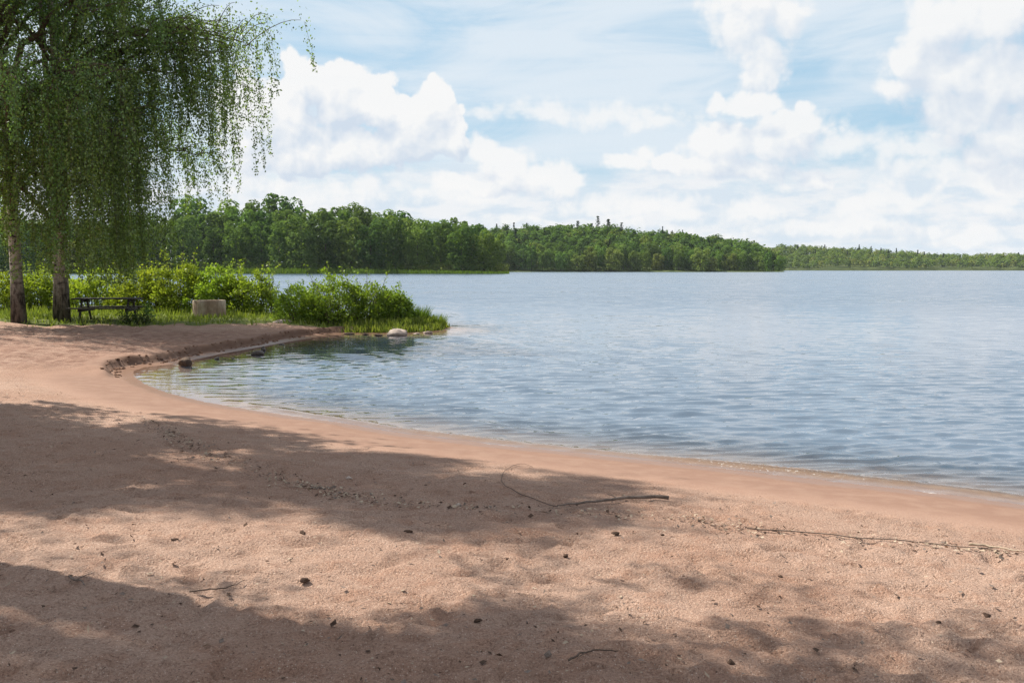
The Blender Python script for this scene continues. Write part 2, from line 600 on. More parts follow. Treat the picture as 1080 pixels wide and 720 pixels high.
def dent(cx, cy, rx, ry, ang, depth, rim=0.35):
    i0, i1 = np.searchsorted(gx, [cx - 3 * max(rx, ry), cx + 3 * max(rx, ry)])
    j0, j1 = np.searchsorted(gy, [cy - 3 * max(rx, ry), cy + 3 * max(rx, ry)])
    if i1 - i0 < 2 or j1 - j0 < 2: return
    x = GX[j0:j1, i0:i1] - cx; y = GY[j0:j1, i0:i1] - cy
    c, s = math.cos(ang), math.sin(ang)
    a = ((x * c + y * s) / rx) ** 2 + ((-x * s + y * c) / ry) ** 2
    gh[j0:j1, i0:i1] += depth * (-np.exp(-a ** 2) + rim * np.exp(-((np.sqrt(a) - 1.35) / 0.35) ** 2))


for k in range(1500):                                # old footprints in the dry sand
    Y = 3.4 + 13.0 * rng.random() ** 1.6
    X = rng.uniform(-0.62, 0.62) * Y
    d = float(shore_dist(np.array([X]), np.array([Y]))[0])
    if d < 1.5: continue
    dent(X, Y, rng.uniform(.09, .16), rng.uniform(.045, .07), rng.uniform(0, 6.3), rng.uniform(.007, .024) * (0.6 if d < 2.4 else 1.0))
for k in range(2600):                               # small scuffs
    Y = 3.4 + 9.0 * rng.random() ** 1.4
    X = rng.uniform(-0.62, 0.62) * Y
    d = float(shore_dist(np.array([X]), np.array([Y]))[0])
    if d < 1.7: continue
    dent(X, Y, rng.uniform(.025, .06), rng.uniform(.018, .035), rng.uniform(0, 6.3), rng.uniform(.006, .018), 0.5)
for k in range(8):                                  # the water's edge: a line of shallow marks
    pass

wet = sstep(2.3, 0.9, gd + 0.35 * fbm(GX * 0.7, GY * 0.7, 61, 3)) * sstep(-0.5, 0.02, gd + 0.4)
bank = sstep(17.4, 19.0, GY) * sstep(0.5, -3.0, GX)
wet = np.maximum(wet * (1 - bank), bank * sstep(1.0, 0.7, gd))
grass = sstep(-0.25, 0.45, (GY - 28.9 - 0.26 * (GX + 13.0) * (GX > -13) + 0.15 * np.minimum(GX + 13, 0)) * 0.7 + 1.1 * fbm(GX * 0.8, GY * 0.8, 71, 4)) * sstep(0.3, 0.9, gd)
grass = np.maximum(grass, sstep(-5.7, -4.7, GX) * sstep(28, 30, GY) * sstep(0.10, 0.40, gd) * sstep(3, 1, GX))
grass = np.where(GX < -40, sstep(5, 25, GY), grass)
grass = np.maximum(grass, sstep(-16, -30, GX))
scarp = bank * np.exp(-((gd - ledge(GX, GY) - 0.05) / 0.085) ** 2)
soak = sstep(0.60, 0.12, gd + 0.18 * fbm(GX * 1.1, GY * 1.1, 63, 3)) * sstep(-0.3, 0.0, gd)
bank_brown = bank * sstep(0.4, 0.9, gd) * sstep(30, 26, GY)  # strip of bank sand toned darker and redder than the beach

ms, nt = new_mat('sand'); T = NT(nt)
pos = T.node('ShaderNodeNewGeometry').outputs['Position']
n_big = T.noise(pos, 0.55, 4, 0.55)
n_mid = T.noise(pos, 4.5, 5, 0.6)
n_fine = T.noise(pos, 70.0, 4, 0.65)
n_grain = T.noise(pos, 210.0, 3, 0.7)
dry = T.mix(T.range(n_big, 0.36, 0.64), rgb(0.388, 0.240, 0.172), rgb(0.445, 0.296, 0.222))
dry = T.mix(T.math('MULTIPLY', T.range(n_mid, 0.48, 0.68), 0.55), dry, rgb(0.345, 0.188, 0.124))
dry = T.mix(T.math('MULTIPLY', T.range(n_fine, 0.46, 0.68), 0.68), dry, rgb(0.205, 0.118, 0.080))
dry = T.mix(T.math('MULTIPLY', T.range(n_fine, 0.46, 0.30), 0.35), dry, rgb(0.56, 0.42, 0.33))
vsp = T.node('ShaderNodeTexVoronoi', feature='F1'); T.put(vsp.inputs['Vector'], pos); vsp.inputs['Scale'].default_value = 34.0
spk = T.math('MULTIPLY', T.range(vsp.outputs['Distance'], 0.16, 0.10), T.math('GREATER_THAN', T.sep(vsp.outputs['Color'])[0], 0.68))
dry = T.mix(T.math('MULTIPLY', spk, 0.75), dry, rgb(0.10, 0.06, 0.045))
vs2 = T.node('ShaderNodeTexVoronoi', feature='F1'); T.put(vs2.inputs['Vector'], pos); vs2.inputs['Scale'].default_value = 95.0
c2_ = T.sep(vs2.outputs['Color'])
sp2 = T.math('MULTIPLY', T.range(vs2.outputs['Distance'], 0.40, 0.22), T.math('GREATER_THAN', c2_[0], 0.78))
dry = T.mix(T.math('MULTIPLY', sp2, 0.48), dry, rgb(0.15, 0.09, 0.065))
sp3 = T.math('MULTIPLY', T.range(vs2.outputs['Distance'], 0.40, 0.22), T.math('GREATER_THAN', c2_[1], 0.82))
dry = T.mix(T.math('MULTIPLY', sp3, 0.55), dry, rgb(0.72, 0.58, 0.48))
grain = T.range(n_grain, 0.3, 0.7, 0.66, 1.34, 'LINEAR')
dry = T.mix(1.0, dry, T.comb(grain, grain, grain), 'MULTIPLY')
wetc = T.mix(T.range(n_mid, 0.4, 0.65), rgb(0.220, 0.130, 0.092), rgb(0.252, 0.157, 0.113))
wetc = T.mix(T.math('MULTIPLY', T.range(n_fine, 0.5, 0.75), 0.25), wetc, rgb(0.24, 0.13, 0.085))
a_wet = T.attr('wet'); a_gr = T.attr('grass'); a_dep = T.attr('depth')
dry = T.mix(T.math('MULTIPLY', T.attr('bank_brown'), T.range(n_mid, 0.36, 0.64, 0.25, 0.95)), dry, rgb(0.22, 0.122, 0.086))
colr = T.mix(a_wet, dry, wetc)
gcol = T.mix(T.range(n_mid, 0.35, 0.65), rgb(0.085, 0.115, 0.022), rgb(0.16, 0.18, 0.045))
gcol = T.mix(T.math('MULTIPLY', T.range(n_fine, 0.5, 0.7), 0.5), gcol, rgb(0.20, 0.16, 0.075))
ge = T.range(T.math('ADD', a_gr, T.math('MULTIPLY', T.math('SUBTRACT', n_mid, 0.5), 0.6)), 0.35, 0.65)
colr = T.mix(T.math('MULTIPLY', T.attr('soak'), 0.8), colr, rgb(0.20, 0.112, 0.073))
colr = T.mix(ge, colr, gcol)
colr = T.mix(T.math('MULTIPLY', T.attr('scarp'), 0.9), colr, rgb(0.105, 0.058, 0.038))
bed = T.mix(T.range(n_mid, 0.4, 0.6), rgb(0.21, 0.132, 0.085), rgb(0.25, 0.165, 0.11))
colr = T.mix(T.range(a_dep, 0.0, 0.06), colr, bed)
hgt = T.math('ADD', T.math('MULTIPLY', n_mid, 1.0), T.math('ADD', T.math('MULTIPLY', n_fine, 0.55), T.math('MULTIPLY', n_grain, 0.07)))
hgt = T.math('SUBTRACT', hgt, T.math('MULTIPLY', spk, 0.10))
drymask = T.range(a_wet, 0.9, 0.1)
bn = T.node('ShaderNodeBump'); bn.inputs['Distance'].default_value = 0.05
T.put(bn.inputs['Strength'], T.math('ADD', 0.12, T.math('MULTIPLY', drymask, 0.88))); T.put(bn.inputs['Height'], hgt)
rough = T.range(T.attr('soak'), 0.2, 1.0, 0.95, 0.40)
T.out(T.principled(colr, rough, 0.25, bn.outputs[0]))

verts = np.stack([GX.ravel(), GY.ravel(), gh.ravel()], 1)
me = np_mesh('ground', verts, grid_faces(len(gx), len(gy)), smooth=True, mats=[ms],
             attrs={'wet': wet.ravel(), 'grass': grass.ravel(), 'depth': np.maximum(-gh.ravel(), 0) * (gd.ravel() < 0), 'scarp': scarp.ravel(), 'bank_brown': bank_brown.ravel(), 'soak': soak.ravel()})
tag(obj('ground', me), kind='structure')

# ------------------------------------------------------------------ the lake
wx = axis(-10.0, 9.0, 0.062, [(-60, 1.02), (-3000, 1.10)], [(60, 1.02), (3000, 1.10)])
wy = axis(7.0, 8.0, 0.034, [(-40, 1.06), (-300, 1.12)], [(60, 1.0045), (3000, 1.05)])
WX, WY = np.meshgrid(wx, wy)
wd = shore_dist(WX, WY)
dyl = np.gradient(wy)[:, None] * np.ones_like(WX)
dxl = np.gradient(wx)[None, :] * np.ones_like(WX)
wz = np.zeros_like(WX)
gust = 0.70 + 0.9 * fbm(WX * 0.06, WY * 0.10, 81, 3)
NW = 90
warpx = 0.9 * fbm(WX * 0.18, WY * 0.25, 83, 2); warpy = 0.5 * fbm(WX * 0.22 + 40, WY * 0.3, 85, 2)
for k in range(NW):
    lam = 0.14 * (0.62 / 0.14) ** rng.random()
    th = rng.normal(0, 0.36) + 0.10
    kx, ky = math.sin(th) * 2 * math.pi / lam, -math.cos(th) * 2 * math.pi / lam
    slope = 0.140 / math.sqrt(NW / 2) * (1.2 if lam < 0.45 else (0.9 if lam < 0.8 else 0.6))
    amp = slope * lam / (2 * math.pi)
    keep = sstep(2.2, 4.5, lam / np.maximum(dyl, dxl * abs(math.sin(th)) + 1e-6))
    ph = kx * (WX + warpx) + ky * (WY + warpy) + rng.uniform(0, 6.28)
    w = np.cos(ph + 0.45 * np.sin(ph))
    wz += amp * keep * (w + 0.25 * np.cos(2 * np.arccos(np.clip(w, -1, 1))))
shoal = sstep(0.0, -2.2, wd) * 0.85 + 0.15
cove = 1.0 - 0.55 * sstep(-3.0, -5.5, WX) * sstep(34, 24, WY)      # the sheltered corner is calmer
wz *= shoal * np.clip(gust, 0.25, 1.5) * cove
# the little wave that laps at the beach
along = WX * 0.8 - WY * 0.6
lapd = -wd - (0.28 + 0.14 * fbm(along * 0.35, along * 0 + 3, 91, 2))
lap_on = sstep(-5.0, -1.0, WX) * sstep(30, 16, WY) * (0.55 + 0.9 * vnoise(along * 0.5, along * 0, 93))
wz += 0.062 * np.clip(lap_on * 1.25, 0, 1) * np.exp(-(lapd / 0.085) ** 2)
lapd2 = -wd - (1.25 + 0.35 * fbm(along * 0.3, along * 0 + 9, 95, 2))
wz += 0.022 * np.clip(lap_on, 0, 1) * np.exp(-(lapd2 / 0.16) ** 2) * np.clip(0.4 + 1.6 * vnoise(along * 0.4, along * 0 + 5, 97), 0, 1)
bed_z = ground_h(WX, WY, wd, fine=False)
wdep = np.where(wd < 0.15, np.maximum(-bed_z, 0), 0.0)
foam = np.clip(lap_on, 0, 1) * np.exp(-((lapd + 0.10) / 0.10) ** 2)
foam = np.maximum(foam, np.clip(0.45 + 1.1 * fbm(WX * 0.9, WY * 0.9, 98, 3), 0, 0.9) * sstep(-0.13, -0.02, wd) * sstep(40, 10, WY) * sstep(-3.5, 0.5, WX))
lapa = np.clip(lap_on, 0, 1) * np.exp(-(lapd / 0.2) ** 2)

mw, nt = new_mat('lake_water'); T = NT(nt)
geo = T.node('ShaderNodeNewGeometry')
pos = geo.outputs['Position']
wn1 = T.noise(T.mapping(pos, (0.45, 1.0, 1), (0, 0, 0.1)), 8.0, 3, 0.6, out=1)
wn2 = T.noise(T.mapping(pos, (0.45, 1.0, 1), (0, 0, -0.25)), 1.7, 3, 0.6, out=1)
gustn = T.noise(T.mapping(pos, (0.010, 0.045, 1)), 1.0, 4, 0.6)
yy = T.sep(pos)[1]
far = T.range(yy, 18.0, 70.0)
s1 = T.vec('SUBTRACT', wn1, (0.5, 0.5, 0.5)); s2 = T.vec('SUBTRACT', wn2, (0.5, 0.5, 0.5))
gs = T.range(gustn, 0.30, 0.70, 0.55, 1.25)
amp1 = T.math('MULTIPLY', gs, T.math('ADD', 0.10, T.math('MULTIPLY', far, 0.23)))
amp2 = T.math('MULTIPLY', gs, T.math('MULTIPLY', far, 0.55))
pert = T.vec('ADD', T.vec('SCALE', s1, sc=amp1), T.vec('SCALE', s2, sc=amp2))
pert = T.vec('MULTIPLY', pert, (0.7, 1.0, 0.0))
pert = T.vec('ADD', pert, T.comb(0.0, T.math('MULTIPLY', far, -0.11), 0.0))
nrm = T.vec('NORMALIZE', T.vec('ADD', geo.outputs['Normal'], pert))
dep = T.attr('depth')
gl = T.node('ShaderNodeBsdfGlossy'); gl.inputs['Roughness'].default_value = 0.02
gl.inputs['Color'].default_value = rgb(0.97, 0.98, 1.0)
nt.links.new(nrm, gl.inputs['Normal'])
fr = T.node('ShaderNodeFresnel'); fr.inputs['IOR'].default_value = 1.333
nt.links.new(nrm, fr.inputs['Normal'])
deep = T.node('ShaderNodeBsdfDiffuse'); deep.inputs['Color'].default_value = rgb(0.092, 0.128, 0.174)
clear = T.node('ShaderNodeBsdfTransparent')
T.put(clear.inputs['Color'], T.mix(T.range(dep, 0.0, 0.5), rgb(0.97, 0.97, 0.95), rgb(0.66, 0.62, 0.52)))
body = T.node('ShaderNodeMixShader')
T.put(body.inputs[0], T.range(dep, 0.0, 0.26)); nt.links.new(clear.outputs[0], body.inputs[1]); nt.links.new(deep.outputs[0], body.inputs[2])
surf = T.node('ShaderNodeMixShader')
nt.links.new(fr.outputs[0], surf.inputs[0]); nt.links.new(body.outputs[0], surf.inputs[1]); nt.links.new(gl.outputs[0], surf.inputs[2])
# the very edge thins out to clear film
fn = T.noise(pos, 34.0, 3, 0.7)
fo = T.math('MULTIPLY', T.range(T.math('ADD', fn, T.math('MULTIPLY', T.attr('foam'), 0.28)), 0.72, 0.82), 0.45)
fo = T.math('MULTIPLY', fo, T.range(T.attr('foam'), 0.1, 0.6))
fd = T.node('ShaderNodeBsdfDiffuse'); fd.inputs['Color'].default_value = rgb(0.82, 0.82, 0.80)
fm = T.node('ShaderNodeMixShader')
T.put(fm.inputs[0], fo); nt.links.new(surf.outputs[0], fm.inputs[1]); nt.links.new(fd.outputs[0], fm.inputs[2])
T.out(fm.outputs[0])
keepv = (wd < 1.2)
verts = np.stack([WX.ravel(), WY.ravel(), wz.ravel()], 1)
q = grid_faces(len(wx), len(wy))
kq = keepv.ravel()[q].any(1)
q = q[kq]
used = np.unique(q); remap = np.full(len(verts), -1); remap[used] = np.arange(len(used))
me = np_mesh('lake', verts[used], remap[q], smooth=True, mats=[mw],
             attrs={'depth': wdep.ravel()[used], 'foam': foam.ravel()[used]})
tag(obj('lake', me), kind='structure')

# ------------------------------------------------------------------ foliage materials
m_birch = leaf_mat('birch_leaves', (0.112, 0.196, 0.044), (0.205, 0.312, 0.080), 0.46, 0.95, 0.045)
m_birch2 = leaf_mat('birch_leaves_dark', (0.036, 0.058, 0.012), (0.060, 0.088, 0.018), 0.28, 0.45, 0.018)
m_shrub = leaf_mat('shrub_leaves', (0.17, 0.24, 0.030), (0.27, 0.33, 0.055), 0.45, 0.4, 0.018)
m_bush = leaf_mat('bush_leaves', (0.135, 0.205, 0.028), (0.235, 0.305, 0.050), 0.46, 0.4, 0.018)
m_reed = leaf_mat('reed_blades', (0.075, 0.125, 0.020), (0.15, 0.20, 0.045), 0.40, 0.4, 0.018)
m_grass = leaf_mat('grass_blades', (0.14, 0.19, 0.03), (0.26, 0.29, 0.07), 0.42, 0.4, 0.018)
m_far1 = leaf_mat('far_leaves_dark', (0.072, 0.132, 0.038), (0.118, 0.182, 0.050), 0.38, 0.35, 0.0)
m_far2 = leaf_mat('far_leaves_mid', (0.100, 0.170, 0.042), (0.155, 0.230, 0.056), 0.38, 0.35, 0.0)
m_far3 = leaf_mat('far_leaves_pale', (0.140, 0.185, 0.048), (0.195, 0.235, 0.066), 0.36, 0.35, 0.0)
m_con = leaf_mat('conifer_needles', (0.024, 0.045, 0.018), (0.040, 0.065, 0.024), 0.10, 0.35, 0.0)
m_bark_dark = simple_mat('dark_bark', (0.045, 0.035, 0.028), (0.12, 0.095, 0.075), 5, 0.9, 0.1, 0.9, 0.03, (1, 1, 0.35))
m_twig = simple_mat('brown_twig_bark', (0.085, 0.06, 0.046), (0.15, 0.11, 0.085), 9, 0.85, 0.15, 0.3, 0.005)

# birch bark: white with black bands above, black and furrowed at the foot
m_bark, nt = new_mat('birch_bark'); T = NT(nt)
co = T.node('ShaderNodeTexCoord').outputs['Object']
z = T.sep(co)[2]
v1 = T.noise(T.mapping(co, (1.6, 1.6, 7.0)), 1.5, 5, 0.65)
v2 = T.noise(T.mapping(co, (5, 5, 1.4)), 1.6, 5, 0.65)
foot = T.range(T.math('ADD', z, T.math('MULTIPLY', v2, 2.6)), 3.6, 1.5)
wh = T.mix(T.range(v1, 0.40, 0.60), rgb(0.52, 0.46, 0.39), rgb(0.29, 0.245, 0.21))
wh = T.mix(T.range(v1, 0.58, 0.64), wh, rgb(0.035, 0.03, 0.027))
wh = T.mix(T.range(v2, 0.57, 0.64), wh, rgb(0.06, 0.05, 0.045))
ft = T.mix(T.range(v2, 0.38, 0.62), rgb(0.028, 0.023, 0.02), rgb(0.125, 0.105, 0.088))
T.out(T.principled(T.mix(foot, wh, ft), 0.85, 0.15, T.bump(T.math('ADD', v2, T.math('MULTIPLY', v1, 0.3)), 0.9, 0.05)))


# ------------------------------------------------------------------ leaf geometry
def unit(v):
    return v / (np.linalg.norm(v, axis=-1, keepdims=True) + 1e-9)


def leaves(P, size, droop=0.5, aspect=0.62, up_bias=0.0, dirs=None, r=None):
    """four-cornered leaves at points P"""
    r = r or rng
    n = len(P)
    d = unit(r.normal(size=(n, 3)) + np.array([0, 0, -droop])) if dirs is None else unit(dirs)
    nn = r.normal(size=(n, 3)) + np.array([0, 0, up_bias])
    w = unit(np.cross(d, nn))
    nrm = np.cross(w, d)
    s = (size * r.uniform(0.65, 1.25, n))[:, None]
    a = P
    b = P + d * s * 0.45 + w * s * aspect * 0.5 + nrm * s * 0.06
    c = P + d * s
    e = P + d * s * 0.45 - w * s * aspect * 0.5 + nrm * s * 0.06
    V = np.stack([a, b, c, e], 1).reshape(-1, 3)
    return V, np.arange(4 * n).reshape(n, 4)


def clump(P, N, size, jitter=0.7, r=None):
    """leaf clumps: quads facing roughly along N"""
    r = r or rng
    n = len(P)
    nn = unit(N + jitter * r.normal(size=(n, 3)))
    t = unit(np.cross(nn, r.normal(size=(n, 3))))
    b = np.cross(nn, t)
    s = (size * r.uniform(0.6, 1.3, n))[:, None] * 0.5
    k1, k2 = r.uniform(.5, 1.1, (n, 1)), r.uniform(.5, 1.1, (n, 1))
    V = np.stack([P - t * s, P + b * s * k1, P + t * s, P - b * s * k2], 1).reshape(-1, 3)
    return V, np.arange(4 * n).reshape(n, 4)


# ------------------------------------------------------------------ birches
def bez(p0, p1, p2, n):
    t = np.linspace(0, 1, n)[:, None]
    return (1 - t) ** 2 * p0 + 2 * t * (1 - t) * p1 + t * t * p2


def birch_meshes(name, seed, H, base_r, lean, limbs, zmin, leafsize=0.075, dens=1.0, strand=(1.2, 3.6), mat=None, extra=(), twin=None, spread=1.0):
    r = np.random.default_rng(seed)
    mat = mat or m_birch
    tk = MB()
    n = 14
    t = np.linspace(0, 1, n)
    ax = np.stack([lean[0] * t + 0.25 * np.sin(t * 5 + seed) * t, lean[1] * t + 0.2 * np.cos(t * 4 + seed) * t, H * t], 1)
    ax[0] -= (0, 0, 0.25)
    rad = base_r * (1 - t) ** 0.85 + 0.02 + base_r * 0.40 * np.exp(-t * H / 0.40)
    tube(tk, ax, rad, 12)
    if twin is not None:                            # a second stem from the same root
        ax2 = ax * np.array([1, 1, 0.86]) + np.stack([twin[0] * (0.35 + 0.65 * t), twin[1] * (0.35 + 0.65 * t), 0 * t], 1)
        tube(tk, ax2, rad * 0.8, 11)
    br = MB(); tw_pts = []; leafP = []; leafD = []

    def axis_at(h):
        return np.array([np.interp(h, ax[:, 2], ax[:, k]) for k in range(2)] + [h])

    spec = []
    ga = r.uniform(0, 6.28)
    for i in range(limbs):
        f = (i + 0.5) / limbs
        h = H * (0.15 + 0.80 * f) + r.normal(0, 0.3)
        ga += 2.4 + r.normal(0, 0.3)
        L = (5.2 * (1 - f) ** 0.55 + 0.8) * r.uniform(0.75, 1.1) * (H / 17.0) * spread
        spec.append((h, ga, L, r.uniform(0.5, 0.9), None))
    for e in extra: spec.append(e)
    strands = []
    for (h, a, L, rise, dropmin) in spec:
        p0 = axis_at(min(h, H * 0.97))
        out = np.array([math.cos(a), math.sin(a), 0])
        p1 = p0 + out * L * 0.45 + np.array([0, 0, L * rise])
        p2 = p0 + out * L + np.array([0, 0, L * (rise * 0.75 - 0.05)])
        c = bez(p0, p1, p2, 12)
        c[1:-1] += r.normal(0, 0.05 * L / 4, (10, 3))
        r0 = 0.018 * L + 0.015
        tube(br, c, np.linspace(r0, 0.012, 12), 6)
        nsub = int(5 + L * 2.4)
        for s in range(nsub):
            u = r.uniform(0.22, 1.0) if s > 1 else 1.0
            q0 = c[min(int(u * 11), 11)] + r.normal(0, .05, 3)
            b = a + r.normal(0, 0.9)
            l = r.uniform(0.5, 1.5) * (0.55 + 0.12 * L)
            d = np.array([math.cos(b), math.sin(b), r.uniform(-0.1, 0.75)])
            sp = bez(q0, q0 + d * l * 0.6 + (0, 0, 0.15), q0 + d * l + (0, 0, -0.25 * l), 6)
            tube(br, sp, np.linspace(0.016, 0.006, 6), 4)
            for m in range(int(1 + r.integers(1, 4) * dens * 0.75)):
                sl = r.uniform(*strand) * (0.75 if dropmin is None else 1.0)
                st = sp[r.integers(1, 6)] + r.normal(0, .07, 3)
                zlow = zmin if dropmin is None else dropmin
                zlow = zlow + r.exponential(0.6) - (0.25 if dropmin is not None and dropmin < 2 else 0)
                sl = min(sl * (2.3 if dropmin is not None and dropmin < 2 else 1.0) * (1.35 if dropmin is not None and dropmin > 3 else 1.0) * (1.0 if dropmin is not None and dropmin < 2 else 1.0), st[2] - zlow)
                if sl < 0.25: sl = 0.25
                strands.append((st, sl, d))
            nl = int(46 * dens)
            uu = r.random(nl)
            ip = np.stack([np.interp(uu, np.linspace(0, 1, 6), sp[:, k]) for k in range(3)], 1)
            leafP.append(ip + r.normal(0, 0.24, (nl, 3))); leafD.append(r.normal(size=(nl, 3)) + (0, 0, -0.6))
    for st, sl, d in strands:
        k = max(4, int(sl / 0.25))
        tt = np.linspace(0, 1, k)
        sw = r.normal(0, 0.10, 2)
        pts = np.stack([st[0] + d[0] * 0.22 * np.sqrt(tt) + sw[0] * tt * tt + 0.02 * np.sin(tt * 9 + st[0] * 7),
                        st[1] + d[1] * 0.22 * np.sqrt(tt) + sw[1] * tt * tt, st[2] - sl * tt], 1)
        tube(br, pts, np.linspace(0.005, 0.0022, k), 3)
        nl = max(8, int(sl / 0.0165 * (0.45 + 1.1 * r.random())))
        uu = np.clip(r.random(nl) ** 0.9, 0, 1)
        ip = np.stack([np.interp(uu, tt, pts[:, k2]) for k2 in range(3)], 1)
        w = 0.035 + 0.085 * (1 - uu)
        leafP.append(ip + r.normal(0, 1, (nl, 3)) * w[:, None])
        leafD.append(r.normal(size=(nl, 3)) * 0.75 + (0, 0, -0.9))
    P = np.concatenate(leafP); D = np.concatenate(leafD)
    V, q = leaves(P, leafsize, dirs=D, r=r)
    mt = np_mesh(name + '_trunk', np.concatenate(tk.v), np.concatenate(tk.q), np.concatenate(tk.t), True, [m_bark])
    mb = np_mesh(name + '_branches', np.concatenate(br.v), np.concatenate(br.q), np.concatenate(br.t), False, [m_twig])
    ml = np_mesh(name + '_crown', V, q, None, False, [mat])
    return mt, mb, ml


def place_birch(meshes, loc, rz, label, group='birches on the shore', scale=1.0):
    e = empty('birch_tree', loc, label, 'tree', group, rz)
    e.scale = (scale,) * 3
    for nm, m in zip(('trunk', 'branches', 'crown'), meshes):
        obj(nm, m, e)
    return e


bA = at(20, 330, 29.6); bB = at(66, 324, 30.6)
birch_left = birch_meshes('birch_a', 101, 17.0, 0.16, (-0.9, 0.4), 42, 2.4, 0.078, dens=1.3, strand=(0.5, 3.0), spread=0.92,
                          extra=[(8.6, -0.2, 4.2, 0.5, None), (9.4, -0.9, 3.8, 0.45, None), (9.0, 0.5, 3.8, 0.5, None), (10.2, -0.5, 3.6, 0.4, None), (10.6, -1.8, 3.2, 0.4, None), (7.8, -2.2, 3.4, 0.5, None), (9.8, -2.9, 3.0, 0.4, None),
                                 (5.3, -0.8, 3.8, 0.45, 1.8), (4.6, 0.3, 3.0, 0.42, 1.8), (5.0, -2.2, 3.0, 0.42, 2.6)])
birch_right = birch_meshes('birch_b', 202, 18.0, 0.155, (0.25, -0.3), 40, 2.2, 0.078, dens=1.2, strand=(0.5, 3.0), spread=0.64, twin=(-0.42, 0.10),
                           extra=[(6.2, -0.08, 4.8, 0.55, 4.4), (6.6, -0.02, 5.3, 0.46, 4.4), (7.0, 0.10, 5.4, 0.50, 4.8), (6.0, 0.25, 4.5, 0.50, 4.0), (7.2, -0.12, 5.0, 0.42, 5.0), (6.9, 0.0, 5.6, 0.42, 4.4),
                                  (4.0, -0.45, 2.9, 0.42, 1.4), (4.3, -0.75, 3.9, 0.40, 1.3), (3.6, -0.15, 2.2, 0.45, 1.3), (4.8, -1.1, 3.8, 0.45, 1.4), (5.2, -0.5, 2.8, 0.45, 1.5),
                                  (5.6, -0.9, 4.1, 0.45, 1.5), (4.6, -1.2, 3.2, 0.42, 1.5), (3.8, -2.0, 3.0, 0.42, 2.4), (5.4, -0.2, 2.8, 0.45, 1.9), (4.9, 0.2, 2.6, 0.45, 1.7), (4.4, -2.6, 3.0, 0.45, 2.6)])
place_birch(birch_left, (bA[0], bA[1], gz(bA[0], bA[1])), 0.0, 'weeping birch with a single leaning trunk, nearest the left edge of the view')
place_birch(birch_right, (bB[0], bB[1], gz(bB[0], bB[1])), 0.0, 'twin-stemmed weeping birch beside the picnic table, one long branch reaching over the water')

# the trees of the same row that stand left of the view and shade the beach
birch_shade = birch_meshes('birch_c', 303, 14.0, 0.24, (0.3, 0.2), 30, 5.2, 0.14, dens=1.5, strand=(0.5, 1.5), mat=m_birch2, spread=0.52)
for (x, y, rz, sc) in [(-11.0, 12.4, 0.4, 1.07), (-13.6, 14.0, 2.1, 0.90)]:
    place_birch(birch_shade, (x, y, gz(x, y) - 0.05), rz, 'birch standing on the beach to the left of the view and shading the sand', scale=sc, group='birches shading the beach')

# tall pines of the same row, bare below, crowns high above the sand
def shade_pine(seed, H, R):
    r = np.random.default_rng(seed)
    tk = MB(); t = np.linspace(0, 1, 10)
    ax = np.stack([0.12 * np.sin(t * 5 + seed), 0.12 * np.cos(t * 4), H * t - 0.2], 1)
    tube(tk, ax, 0.19 * (1 - t) ** 0.7 + 0.03, 10)
    br = MB(); P = []
    for k in range(26):
        f = r.random(); z = H * (0.58 + 0.40 * f); a = k * 2.4; L = R * (1 - 0.55 * f) * r.uniform(.6, 1.1)
        c = bez(np.array([0, 0, z]), np.array([math.cos(a) * L * .5, math.sin(a) * L * .5, z - .1]), np.array([math.cos(a) * L, math.sin(a) * L, z + .3]), 6)
        tube(br, c, np.linspace(.04, .012, 6), 5)
        for j in range(5):
            q = c[r.integers(2, 6)] + r.normal(0, .22, 3)
            P.append(q + unit(r.normal(size=(54, 3))) * r.uniform(.1, .46, (54, 1)) * np.array([1, 1, .6]))
    V, q = leaves(np.concatenate(P), 0.15, up_bias=.6, aspect=0.35, r=r)
    return (np_mesh('pine_trunk', np.concatenate(tk.v), np.concatenate(tk.q), np.concatenate(tk.t), True, [m_bark_dark]),
            np_mesh('pine_branches', np.concatenate(br.v), np.concatenate(br.q), np.concatenate(br.t), False, [m_bark_dark]),
            np_mesh('pine_crown', V, q, None, False, [m_con]))


pine_parts = shade_pine(71, 13.0, 1.9)
for (cx, cy, rz) in [(0.9, 3.0, 0.3), (-0.9, 3.2, 2.2), (-2.9, 4.1, 4.0), (2.9, 2.5, 5.2), (1.9, 2.9, 1.1)]:
    x, y = cx - 8.7 * sdir[0], cy - 8.7 * sdir[1]
    e = empty('pine_tree', (x, y, gz(x, y)), 'tall pine with a bare trunk standing left of the view and shading the sand', 'tree', 'pines shading the beach', rz)
    for nm, m in zip(('trunk', 'branches', 'crown'), pine_parts): obj(nm, m, e)

